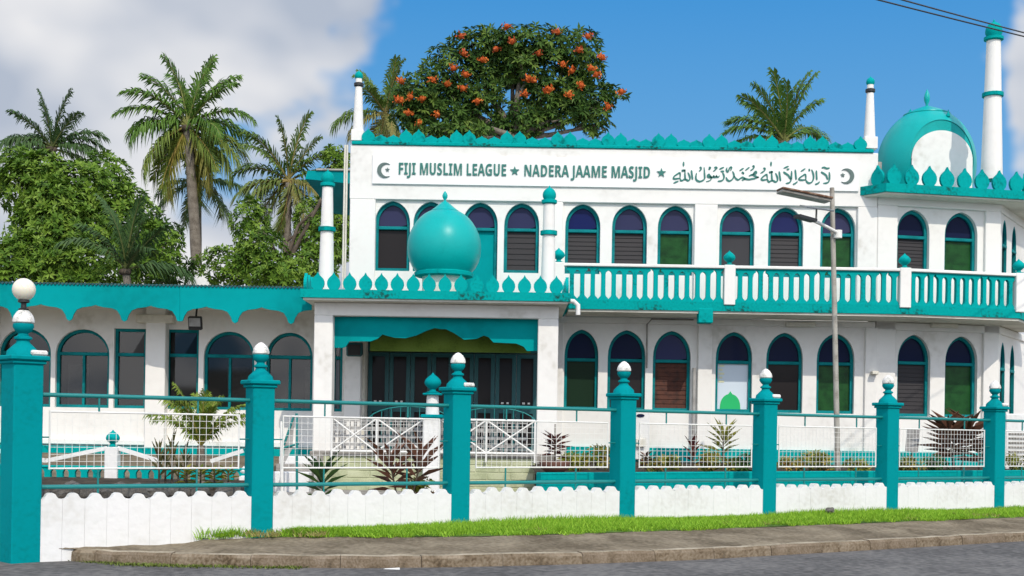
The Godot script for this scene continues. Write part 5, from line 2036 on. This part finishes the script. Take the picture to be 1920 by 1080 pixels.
# one palm frond growing along +x: elev is the angle it leaves the crown at
func frond_mesh(elev: float, droop: float, seed_: int, cols: Array, leaflets := 50, stiff := 0.35) -> ArrayMesh:
	var rng := RandomNumberGenerator.new()
	rng.seed = seed_
	var mb := MB.new()
	mb.use_col = true
	var pts := []
	var rad := []
	var p := Vector3.ZERO
	var a := deg_to_rad(elev)
	var steps := 16
	var dirs := []
	for k in steps + 1:
		pts.append(p)
		rad.append(lerpf(0.022, 0.004, k / float(steps)))
		dirs.append(Vector3(cos(a), sin(a), 0))
		p += Vector3(cos(a), sin(a), 0) / steps
		a -= deg_to_rad(droop) / steps * (0.35 + 1.5 * k / float(steps)) 
		a = maxf(a, -1.5)
	mb.col = cols[2]
	mb.tube(pts, rad, 5, false)
	for side in [-1.0, 1.0]:
		for k in leaflets:
			var t := 0.10 + 0.90 * (k + rng.randf() * 0.4) / leaflets
			var f := minf(t, 0.999) * steps
			var i := int(f)
			var b: Vector3 = pts[i].lerp(pts[mini(i + 1, steps)], f - i)
			var d: Vector3 = dirs[i]
			var up := Vector3(-d.y, d.x, 0)
			var ln := 0.31 * pow(sin(PI * clampf(0.12 + t * 0.80, 0, 1)), 0.6) * rng.randf_range(0.7, 1.15)
			var fwd := lerpf(0.8, 1.9, t) * (1.25 if elev > 50 else 1.0) + rng.randf_range(-0.25, 0.25)
			var o := (Vector3(0, 0, side) + d * fwd * 0.8 + up * rng.randf_range(-0.1, 0.45)).normalized()
			var w := 0.016 + 0.007 * rng.randf()
			var e := b + o * ln * 0.5
			var g := b + o * ln * (1.0 - stiff * 0.3) + Vector3(0, -ln * stiff * rng.randf_range(0.5, 1.9), 0)
			var ws := d * w
			mb.col = cols[0].lerp(cols[1], clampf(rng.randf() * 0.7 + 0.15, 0, 1))
			mb.quad(b - ws * 0.5, b + ws * 0.5, e + ws * 0.75, e - ws * 0.75)
			mb.tri(e - ws * 0.75, e + ws * 0.75, g)
	return mb.mesh()

var frond_sets := {}

func fronds_of(kind: String, cols: Array, old: Array) -> Dictionary:
	if frond_sets.has(kind):
		return frond_sets[kind]
	var r := {}
	var sd := hash(kind) % 1000
	for e in [[78, 20], [58, 40], [36, 62], [12, 66], [-18, 55], [-48, 32]]:
		r[e[0]] = []
		for v in 2:
			var c: Array = cols if e[0] > 0 else [cols[0].lerp(old[0], 0.5 * v + 0.2), cols[1].lerp(old[1], 0.5 * v + 0.3), old[2]]
			r[e[0]].append(frond_mesh(e[0] + v * 5, e[1] + v * 12, sd + e[0] * 3 + v, c, 50, 0.35 if e[0] > 20 else 0.55))
	frond_sets[kind] = r
	return r

# kind picks the frond colours; list holds [azimuth degrees, elevation class, length]
func palm(base: Vector3, crown: Vector3, length: float, r0: float, kind: String, label: String, seed_: int, list := [], count := 22, bend := 0.3, max_down := -48):
	var rng := RandomNumberGenerator.new()
	rng.seed = seed_
	var sets := fronds_of(kind, palm_cols[kind][0], palm_cols[kind][1])
	var t := thing("palm_tree", base, label, "palm tree", "coconut palms behind the building")
	var mb := MB.new()
	var pts := []
	var rad := []
	for k in 15:
		var s := k / 14.0
		var q := base.lerp(crown + Vector3(0, -length * 0.05, 0), s)
		q.x += sin(s * PI) * bend
		pts.append(q)
		rad.append(lerpf(r0 * 1.25, r0 * 0.8, s) * (1.0 + 0.06 * (k % 2)))
	mb.tube(pts, rad, 10)
	part(t, "trunk", mb.mesh(), M.bark)
	if kind == "green" and bend == 0.15:
		mb = MB.new()
		var w0 := at(380, 540, base.z * -1.0)
		var w1 := at(377, 500, base.z * -1.0)
		mb.tube([Vector3(w0.x, w0.y, base.z), Vector3(w1.x, w1.y, base.z)], [0.40, 0.33], 12)
		part(t, "white_trunk_wrap", mb.mesh(), M.white2)
	# nuts and leaf bases
	mb = MB.new()
	for k in 7:
		var a := rng.randf() * TAU
		mb.lathe(ball_profile(0.05 * length, 0), crown + Vector3(cos(a), -0.7, sin(a)) * length * 0.065, 8)
	var nuts := part(t, "coconuts", mb.mesh(), M.bark_dark)
	nuts.set_meta("kind", "stuff")
	var spec := list
	if spec.is_empty():
		var classes := [78, 58, 36, 12, -18, -48]
		for k in count:
			var u := (k + 0.5) / count
			var ci := mini(int(u * 6.2), 5)
			if classes[ci] < max_down:
				ci = classes.find(max_down)
			spec.append([k * 137.5 + rng.randf_range(-15, 15), classes[ci], rng.randf_range(0.88, 1.08)])
	var cl := [78, 58, 36, 12, -18, -48]
	var q := 0
	for f in spec:
		var az := 0.0
		var el := 0.0
		var size := rng.randf_range(0.9, 1.1)
		if f is Array:
			az = f[0]
			el = f[1] + rng.randf_range(-8, 8)
			size = f[2]
		else:
			# a direction seen from the road, turned some way towards or away from it
			var th := deg_to_rad(float(f))
			var turn := rng.randf_range(-48, 48)
			el = rad_to_deg(atan2(sin(th), absf(cos(th)) / cos(deg_to_rad(turn)) + 0.02))
			az = turn if cos(th) >= 0 else 180.0 + turn
			size *= lerpf(1.0, 1.12, absf(sin(th)))
		var best := 0
		for k in cl.size():
			if absf(cl[k] - el) < absf(cl[best] - el):
				best = k
		var m: Mesh = sets[cl[best]][rng.randi() % 2]
		var sc: float = length * size
		var b := Basis(Vector3.UP, deg_to_rad(az)) * Basis(Vector3.BACK, deg_to_rad(el - cl[best])) * Basis(Vector3.RIGHT, rng.randf_range(-0.35, 0.35))
		part(t, "frond", m, M.frond, Transform3D(b.scaled_local(Vector3(sc, sc, sc)), crown + Vector3(0, rng.randf_range(-0.03, 0.03) * length, 0)))
		q += 1

var palm_cols := {}

# crown of leaf sprays spread through lobes; lobes are [centre, radii]
func leaf_crown(lobes: Array, seed_: int, per_area: float, leaf_len: float, leaf_w: float, in_spray: int, cols: Array, droop: float, shell := 0.72) -> ArrayMesh:
	var rng := RandomNumberGenerator.new()
	rng.seed = seed_
	var mb := MB.new()
	mb.use_col = true
	for lb in lobes:
		var c: Vector3 = lb[0]
		var r: Vector3 = lb[1]
		var n := int(per_area * (r.x * r.y + r.y * r.z + r.x * r.z))
		for k in n:
			var d := rdir(rng)
			if d.z < -0.35 and rng.randf() < 0.6:
				d.z = -d.z
			var rr := shell + (1.08 - shell) * sqrt(rng.randf())
			if rng.randf() < 0.18:
				rr = rng.randf_range(0.25, shell)
			var b := c + d * r * rr
			var out := (d + Vector3(0, 0.45, 0) + rdir(rng) * 0.5).normalized()
			var tone := rng.randf()
			var side := out.cross(Vector3(0.3, 1, 0.2)).normalized()
			var up := side.cross(out)
			for q in in_spray:
				var a := TAU * (q + rng.randf() * 0.5) / in_spray
				var ld := (out * rng.randf_range(0.2, 0.9) + side * cos(a) + up * sin(a) + Vector3(0, -droop, 0)).normalized()
				var t := clampf(tone * 0.6 + rng.randf() * 0.4, 0, 1)
				var i := mini(int(t * (cols.size() - 1)), cols.size() - 2)
				mb.col = cols[i].lerp(cols[i + 1], t * (cols.size() - 1) - i)
				var up2 := (out + rdir(rng) * 0.25).normalized()
				mb.leaf(b + ld * leaf_len * 0.12, ld, up2, leaf_len * rng.randf_range(0.7, 1.15), leaf_w * rng.randf_range(0.75, 1.15))
	return mb.mesh()

func limbs(t: Node3D, base: Vector3, fork: Vector3, lobes: Array, r: float, m: Material, seed_: int):
	var rng := RandomNumberGenerator.new()
	rng.seed = seed_
	var mb := MB.new()
	mb.tube([base, base.lerp(fork, 0.5) + Vector3(r * 0.4, 0, 0), fork], [r * 1.3, r, r * 0.85], 10)
	part(t, "trunk", mb.mesh(), m)
	for lb in lobes:
		mb = MB.new()
		var e: Vector3 = lb[0]
		var mid := fork.lerp(e, 0.5) + rdir(rng) * 0.12 * (e - fork).length()
		mb.tube([fork, mid, e], [r * 0.5, r * 0.33, r * 0.12], 7)
		for k in 3:
			var tip: Vector3 = e + rdir(rng) * lb[1] * 0.8
			mb.tube([mid.lerp(e, 0.5), tip.lerp(mid, 0.35) + rdir(rng) * 0.2, tip], [r * 0.22, r * 0.14, r * 0.05], 5)
		part(t, "limb", mb.mesh(), m)

func lobe(px: float, py: float, d: float, rx: float, ry: float, rz := 0.8) -> Array:
	var k := d / FOCAL
	return [at(px, py, d), Vector3(rx * k, ry * k, (rx + ry) * 0.5 * k * rz)]

func build_trees():
	palm_cols = {
		"green": [[C(.045, .11, .02), C(.13, .225, .04), C(.19, .20, .06)], [C(.22, .20, .04), C(.30, .25, .06), C(.28, .22, .06)]],
		"dark": [[C(.03, .07, .025), C(.08, .14, .045), C(.10, .12, .04)], [C(.08, .11, .03), C(.14, .16, .05), C(.12, .12, .04)]],
		"olive": [[C(.05, .105, .02), C(.14, .205, .045), C(.20, .17, .06)], [C(.18, .16, .05), C(.26, .22, .08), C(.24, .18, .06)]],
	}
	var gy := 0.35
	# palms (crown positions read off the photograph, each with its own distance)
	var c := at(97, 276, 55.0)
	palm(Vector3(c.x + 0.2, gy, c.z), c, 2.15, 0.17, "dark", "dark green coconut palm at the far left behind the leafy tree", 3, [95, 78, 118, 135, 152, 60, 42, 25, 8, -10, 175, 190, 206, 165, 100, 30])
	c = at(352, 236, 50.0)
	palm(Vector3(at(380, 560, 50).x, gy, c.z), c, 2.55, 0.22, "green", "tallest coconut palm, with yellowing fronds, left of the main block", 11, [97, 82, 90, 113, 106, 64, 50, 130, 28, 20, 8, -6, 150, 168, 178, 190, 202, 216, 230, 245, 258, -18, -30, -42, -58, 280, 295, 268], 22, 0.15)
	c = at(372, 338, 53.0)
	palm(Vector3(c.x - 0.1, gy, c.z), c, 2.3, 0.15, "dark", "shorter coconut palm directly behind the tallest palm", 17, [], 16, 0.1)
	c = at(541, 338, 48.0)
	palm(Vector3(at(547, 560, 48).x, gy, c.z), c, 2.1, 0.16, "olive", "olive coconut palm beside the teal rear eave", 23, [95, 70, 84, 112, 46, 32, 128, 150, 166, 184, 14, 0, 200, 216, -18, -40, 234, 252, 272, 288, 306], 18, -0.1)
	c = at(722, 215, 66.0)
	palm(Vector3(c.x, gy, c.z), c, 2.9, 0.16, "olive", "coconut palm half hidden behind the orange-flowered tree", 29, [], 16)
	c = at(1470, 265, 45.0)
	palm(Vector3(c.x, gy, c.z), c, 2.05, 0.17, "green", "coconut palm rising behind the parapet left of the big dome", 37, [100, 88, 76, 94, 112, 122, 132, 64, 142, 150, 52, 38, 106, 82], 14)
	c = at(236, 505, 36.0)
	palm(Vector3(c.x, gy, c.z), c, 1.75, 0.13, "dark", "young palm with upright fronds in front of the leafy tree", 41, [92, 76, 104, 62, 122, 24, 138, 85, 48], 9)
	# broadleaf trees at the left
	var greens := [C(.03, .065, .012), C(.075, .15, .02), C(.15, .245, .032), C(.22, .31, .06)]
	var lb := [lobe(70, 350, 40, 70, 60), lobe(150, 370, 40, 90, 62), lobe(195, 335, 41, 50, 48), lobe(225, 410, 40, 70, 60), lobe(120, 450, 39, 105, 70), lobe(40, 330, 41, 45, 50), lobe(20, 500, 38, 80, 50), lobe(150, 510, 38, 100, 50), lobe(275, 470, 40, 65, 55), lobe(85, 320, 40, 40, 35), lobe(100, 400, 39, 60, 60), lobe(60, 480, 38, 55, 40)]
	var b := at(120, 560, 40)
	b.y = gy
	var t := thing("leafy_tree", b, "big bright green broadleaf tree above the left wing roof", "tree")
	limbs(t, b, at(120, 480, 40), lb, 0.2, M.bark_dark, 5)
	part(t, "crown", leaf_crown(lb, 101, 92.0, 0.215, 0.095, 7, greens, 0.15), M.leaf)
	lb = [lobe(430, 500, 42, 60, 35), lobe(490, 480, 42, 45, 50), lobe(560, 510, 42, 60, 35), lobe(470, 420, 44, 35, 45), lobe(600, 470, 43, 40, 60), lobe(640, 420, 44, 35, 70), lobe(630, 300, 44, 22, 28), lobe(640, 350, 44, 25, 50), lobe(520, 520, 41, 60, 25), lobe(585, 420, 45, 30, 50)]
	b = at(530, 560, 42)
	b.y = gy
	t = thing("leafy_tree", b, "darker broadleaf tree between the tallest palm and the main block", "tree")
	limbs(t, b, at(530, 510, 42), lb, 0.17, M.bark_dark, 7)
	part(t, "crown", leaf_crown(lb, 131, 90.0, 0.21, 0.092, 7, greens, 0.15), M.leaf)
	lb = [lobe(300, 440, 46, 40, 40), lobe(330, 505, 44, 45, 25), lobe(275, 500, 44, 50, 35)]
	b = at(300, 560, 45)
	b.y = gy
	t = thing("leafy_tree", b, "small dark tree behind the young palm's light frond", "tree")
	limbs(t, b, at(300, 500, 45), lb, 0.12, M.bark_dark, 9)
	part(t, "crown", leaf_crown(lb, 151, 60.0, 0.25, 0.1, 7, [C(.02, .045, .012), C(.04, .085, .016), C(.09, .15, .03)], 0.15), M.leaf)
	# the orange-flowered tree
	var D := 58.0
	lb = [lobe(985, 82, D, 92, 32), lobe(900, 95, D, 62, 40), lobe(845, 130, D, 58, 45), lobe(800, 175, D, 56, 40), lobe(775, 215, D, 40, 30), lobe(845, 200, D, 60, 42), lobe(905, 160, D, 50, 40), lobe(890, 225, D, 50, 28), lobe(1075, 95, D, 54, 42), lobe(1100, 140, D, 32, 35), lobe(1000, 125, D, 75, 36), lobe(1050, 165, D, 55, 30), lobe(1020, 190, D, 42, 32), lobe(1095, 200, D, 55, 28), lobe(1140, 180, D, 30, 22), lobe(1120, 235, D, 28, 16), lobe(1055, 215, D, 30, 18), lobe(990, 235, D, 30, 20), lobe(960, 100, D, 50, 35), lobe(770, 185, D, 38, 32), lobe(940, 240, D, 26, 16), lobe(800, 225, D, 50, 28), lobe(860, 245, D - 2, 60, 16), lobe(830, 250, D - 2, 60, 14), lobe(965, 215, D, 34, 26), lobe(965, 135, D + 1, 40, 26), lobe(1000, 215, D, 36, 26)]
	b = at(965, 300, D)
	b.y = gy
	t = thing("flowering_tree", b, "wide umbrella-shaped tree with orange flowers behind the main block", "tree")
	limbs(t, b, at(965, 258, D), lb, 0.34, M.bark, 13)
	var dg := [C(.018, .046, .015), C(.042, .092, .022), C(.09, .16, .034), C(.17, .24, .05)]
	part(t, "crown", leaf_crown(lb, 171, 30.0, 0.36, 0.13, 8, dg, 0.45, 0.62), M.leaf)
	var fl := [[752, 152], [850, 128], [873, 140], [868, 166], [792, 185], [745, 188], [765, 212], [752, 188], [950, 50], [865, 68], [1000, 150], [1023, 170], [990, 148], [1055, 120], [1072, 133], [1102, 68], [1086, 94], [1118, 140], [1165, 172], [985, 176], [1108, 128], [838, 158], [1030, 168], [770, 182], [812, 150], [905, 112], [930, 92], [1045, 60], [1010, 100], [1068, 178], [895, 190], [820, 215], [1140, 200], [960, 78], [1090, 160], [785, 232], [870, 100], [1130, 108]]
	var rng := RandomNumberGenerator.new()
	rng.seed = 77
	for f in fl:
		var p := at(f[0], f[1], D - 1.35 + rng.randf() * 0.4)
		var mb := MB.new()
		mb.use_col = true
		mb.col = C(.45, .09, .02)
		mb.lathe(ball_profile(0.13, 0), p, 7)
		for k in 18:
			var d := (rdir(rng) + Vector3(0, 0.5, 0.4)).normalized()
			mb.col = C(.55, .10, .02).lerp(C(.62, .22, .05), rng.randf()) if f[1] > 100 else C(.42, .06, .03).lerp(C(.5, .15, .06), rng.randf())
			mb.leaf(p + rdir(rng) * Vector3(.2, .12, .18), d, rdir(rng), rng.randf_range(.10, .19), .10)
		part(t, "flower_cluster", mb.mesh(), M.petal)

# small plants -------------------------------------------------------
func strap_plant(base: Vector3, h: float, n: int, cols: Array, spread: float, w: float, seed_: int, label: String, called := "cordyline", stems := 1):
	var rng := RandomNumberGenerator.new()
	rng.seed = seed_
	var t := thing(called, base, label, "plant", "strap-leaved plants in the beds")
	var mb := MB.new()
	var lf := MB.new()
	lf.use_col = true
	for s in stems:
		var off := Vector3.ZERO if stems == 1 else Vector3(cos(s * 2.4), 0, sin(s * 2.4)) * h * 0.13
		var top := base + off * 1.6 + Vector3(0, h * rng.randf_range(0.5, 0.68), 0)
		mb.tube([base + off * 0.5, top], [0.016, 0.011], 6)
		for k in n:
			var u := k / float(n)
			var b := (base + off * 0.5).lerp(top, lerpf(0.30, 1.0, pow(u, 0.7)))
			var a := k * 2.4 + rng.randf() * 0.5
			var lift := lerpf(0.15, 1.6, u)
			var d := Vector3(cos(a) * spread, lift, sin(a) * spread).normalized()
			var ln := h * rng.randf_range(0.34, 0.5)
			lf.col = cols[0].lerp(cols[1], rng.randf())
			lf.leaf(b, d, Vector3(-d.x * d.y, 1, -d.z * d.y).normalized(), ln, w * rng.randf_range(0.8, 1.2), 0.22)
	part(t, "stem", mb.mesh(), M.bark_dark)
	part(t, "leaves", lf.mesh(), M.leaf)

func bush(base: Vector3, r: Vector3, seed_: int, cols: Array, label: String, leaf_l := 0.12, leaf_w := 0.045, dens := 120.0):
	var t := thing("shrub", base, label, "shrub", "shrubs in the flower beds")
	var rng := RandomNumberGenerator.new()
	rng.seed = seed_
	var mb := MB.new()
	for k in 5:
		var tip := base + Vector3(rng.randf_range(-.6, .6) * r.x, r.y * rng.randf_range(0.8, 1.5), rng.randf_range(-.6, .6) * r.z)
		mb.tube([base, base.lerp(tip, 0.5) + Vector3(0, 0.03, 0), tip], [0.012, 0.009, 0.004], 5)
	part(t, "stems", mb.mesh(), M.bark_dark)
	var lobes := []
	for k in 4:
		lobes.append([base + Vector3(rng.randf_range(-.5, .5) * r.x, r.y * rng.randf_range(0.6, 1.15), rng.randf_range(-.4, .4) * r.z), r * rng.randf_range(0.5, 0.75)])
	part(t, "foliage", leaf_crown(lobes, seed_ + 1, dens, leaf_l, leaf_w, 6, cols, 0.1, 0.4), M.leaf)

func build_plants():
	var red := [C(.05, .012, .014), C(.16, .045, .035)]
	var redg := [C(.06, .03, .02), C(.20, .09, .06)]
	var grn := [C(.02, .06, .015), C(.06, .12, .03)]
	var yel := [C(.09, .12, .02), C(.20, .21, .03), C(.34, .30, .05)]
	var mix := [C(.05, .09, .02), C(.13, .16, .03), C(.30, .24, .05), C(.26, .12, .03)]
	var p := at(605, 925, 17.2)
	p.y = 0.354
	strap_plant(p, 0.95, 22, [C(.015, .05, .02), C(.07, .12, .03)], 0.9, 0.05, 1, "green strap-leaved plant left of the pale block wall")
	p = at(757, 930, 18.2)
	p.y = 0.354
	strap_plant(p, 1.2, 20, redg, 0.8, 0.07, 2, "red-brown cordyline before the white crossed railing", "cordyline", 2)
	p = at(1040, 885, 19.3)
	p.y = 1.0
	strap_plant(p, 0.6, 26, red, 1.4, 0.05, 3, "dark red cordyline beside the right porch column")
	p = at(1298, 900, 21.0)
	p.y = 0.86
	strap_plant(p, 0.62, 12, red, 0.4, 0.06, 4, "narrow dark red cordyline left of the green dome window")
	p = at(1792, 880, 24.3)
	p.y = 0.86
	strap_plant(p, 1.35, 26, redg, 1.1, 0.12, 5, "large brown-red cordyline below the two corner windows", "cordyline", 3)
	p = at(1835, 890, 24.4)
	p.y = 0.86
	strap_plant(p, 0.75, 18, redg, 1.1, 0.09, 6, "smaller brown cordyline next to the seventh pillar")
	p = at(1210, 905, 20.2)
	p.y = 0.86
	strap_plant(p, 0.45, 14, redg, 1.2, 0.06, 7, "small pale red plant right of the fourth pillar")
	p = at(1355, 890, 22.0)
	p.y = 0.86
	strap_plant(p, 1.05, 22, [C(.10, .12, .02), C(.30, .28, .06)], 0.8, 0.05, 8, "tall spindly yellow-green plant below the green dome window", "garden_plant")
	# cactus-like brown stems and straps behind the first bay
	for k in 5:
		p = at(298 + k * 12, 905, 18.6 + 0.1 * k)
		p.y = 0.6
		strap_plant(p, [0.75, 0.62, 0.8, 0.5, 0.62][k], 9, [C(.07, .07, .03), C(.16, .15, .06)], 0.15, 0.05, 10 + k, ["first", "second", "third", "fourth", "fifth"][k] + " upright brown-green stem from the left, beside the fan palm", "stem_plant")
	for k in 4:
		p = at(350 + k * 26, 905, 17.6)
		p.y = 0.6
		strap_plant(p, 0.42, 16, [C(.10, .14, .02), C(.28, .26, .04)], 1.5, 0.04, 20 + k, ["first", "second", "third", "fourth"][k] + " yellow-green strap plant from the left below the fan palm", "strap_plant")
	# fan palm behind the first bay
	p = at(376, 880, 19.0)
	p.y = 0.6
	var t := thing("fan_palm", p, "small yellow-green palm with upright fronds behind the first railing", "palm tree")
	var top := at(377, 835, 19.0)
	var mb := MB.new()
	mb.tube([p, p.lerp(top, 0.5), top], [0.075, 0.065, 0.055], 8)
	part(t, "trunk", mb.mesh(), M.bark)
	var cols := [C(.07, .13, .02), C(.22, .28, .04), C(.30, .26, .06)]
	var ms := [frond_mesh(62, 45, 900, cols, 34, 0.4), frond_mesh(50, 60, 901, cols, 34, 0.4), frond_mesh(75, 25, 902, cols, 34, 0.3)]
	var k := 0
	for f in [[20, 0], [160, 0], [60, 2], [120, 2], [-30, 1], [200, 1], [-60, 0], [250, 0], [90, 2], [-10, 2], [185, 2], [290, 2], [5, 1], [172, 1]]:
		var L := 0.88 + 0.12 * sin(k * 2.0)
		part(t, "frond", ms[f[1]], M.frond, Transform3D(Basis(Vector3.UP, deg_to_rad(f[0])).scaled_local(Vector3.ONE * L), top))
		k += 1
	# shrubs along the beds
	var spots := [[1085, 888, 20.6, .34, .22, yel, "yellow-green shrub between the porch and the fourth pillar"], [1120, 886, 21.2, .26, .24, mix, "mottled shrub just left of the fourth pillar"], [1262, 880, 22.0, .3, .27, yel, "yellow-green shrub right of the white air conditioner"], [1232, 895, 20.8, .24, .16, mix, "low mottled shrub right of the fourth pillar"], [1330, 893, 21.2, .3, .2, mix, "mottled shrub left of the fifth pillar"], [1375, 885, 22.3, .32, .24, yel, "yellow shrub beside the fifth pillar"], [1400, 893, 21.6, .2, .18, grn + [C(.1, .17, .04)], "green shrub touching the fifth pillar"], [1480, 893, 21.8, .32, .2, mix, "mottled shrub right of the fifth pillar"], [1522, 880, 23.0, .34, .3, yel, "yellow-green shrub left of the grey lamp pole"], [1545, 895, 21.9, .25, .17, mix, "low shrub at the left foot of the grey lamp pole"], [1610, 890, 22.8, .36, .22, yel, "yellow shrub between the grey lamp pole and the sixth pillar"], [1705, 892, 23.0, .28, .2, mix, "orange-green shrub right of the sixth pillar"], [1745, 892, 23.4, .3, .17, grn + [C(.1, .17, .04)], "green shrub below the left corner window"], [1905, 870, 24.2, .35, .4, yel, "bright yellow shrub at the right edge"], [790, 912, 18.6, .3, .24, yel, "low yellow-green shrub left of the third pillar"]]
	var i := 0
	for s in spots:
		var q := at(s[0], s[1], s[2])
		q.y = 0.86 if s[0] > 1000 else 0.354
		bush(q, Vector3(s[3] * 0.82, s[4] * (0.8 + 0.35 * sin(i * 2.3)), s[3]), 300 + i * 7, s[5], s[6])
		i += 1
	# pot under the dark red cordyline
	var pp := at(1040, 885, 19.3)
	mb = MB.new()
	mb.lathe([Vector2(0, .6), Vector2(.12, .6), Vector2(.2, .66), Vector2(.24, .76), Vector2(.235, .78), Vector2(.21, .77), Vector2(0, .75)], Vector3(pp.x, 0.26, pp.z), 18)
	solo("plant_pot", mb.mesh(), M.terracotta, "dark bowl-shaped plant pot under the dark red cordyline", "pot")

# ---------------------------------------------------------------- scene
func _ready():
	# camera
	var cam := Camera3D.new()
	cam.name = "camera"
	cam.projection = Camera3D.PROJECTION_FRUSTUM
	cam.near = 0.1
	cam.far = 900.0
	cam.size = 0.1 * 1080.0 / FOCAL
	cam.frustum_offset = Vector2(0, 0.1 * 266.0 / FOCAL)
	cam.position = EYE
	cam.rotation.z = ROLL
	add_child(cam)
	cam.current = true
	# sky and exposure
	var env := Environment.new()
	env.background_mode = Environment.BG_SKY
	env.sky = make_sky()
	env.tonemap_mode = Environment.TONE_MAPPER_LINEAR
	env.tonemap_exposure = 1.5
	env.sdfgi_enabled = true
	env.ssao_enabled = true
	env.ssil_enabled = true
	var we := WorldEnvironment.new()
	we.name = "environment"
	we.environment = env
	add_child(we)
	# sun: behind the camera, to the right, 43 degrees up
	var sun := DirectionalLight3D.new()
	sun.name = "sun"
	sun.light_energy = 0.6
	sun.light_color = Color(1.0, 0.965, 0.9)
	sun.light_angular_distance = 0.5
	sun.shadow_enabled = true
	sun.rotation = Vector3(deg_to_rad(-43), deg_to_rad(18), 0)
	add_child(sun)
	make_materials()
	lay_frames()
	build_ground()
	build_mosque()
	build_wing()
	build_fence()
	build_yard()
	build_trees()
	build_plants()
	build_grass()
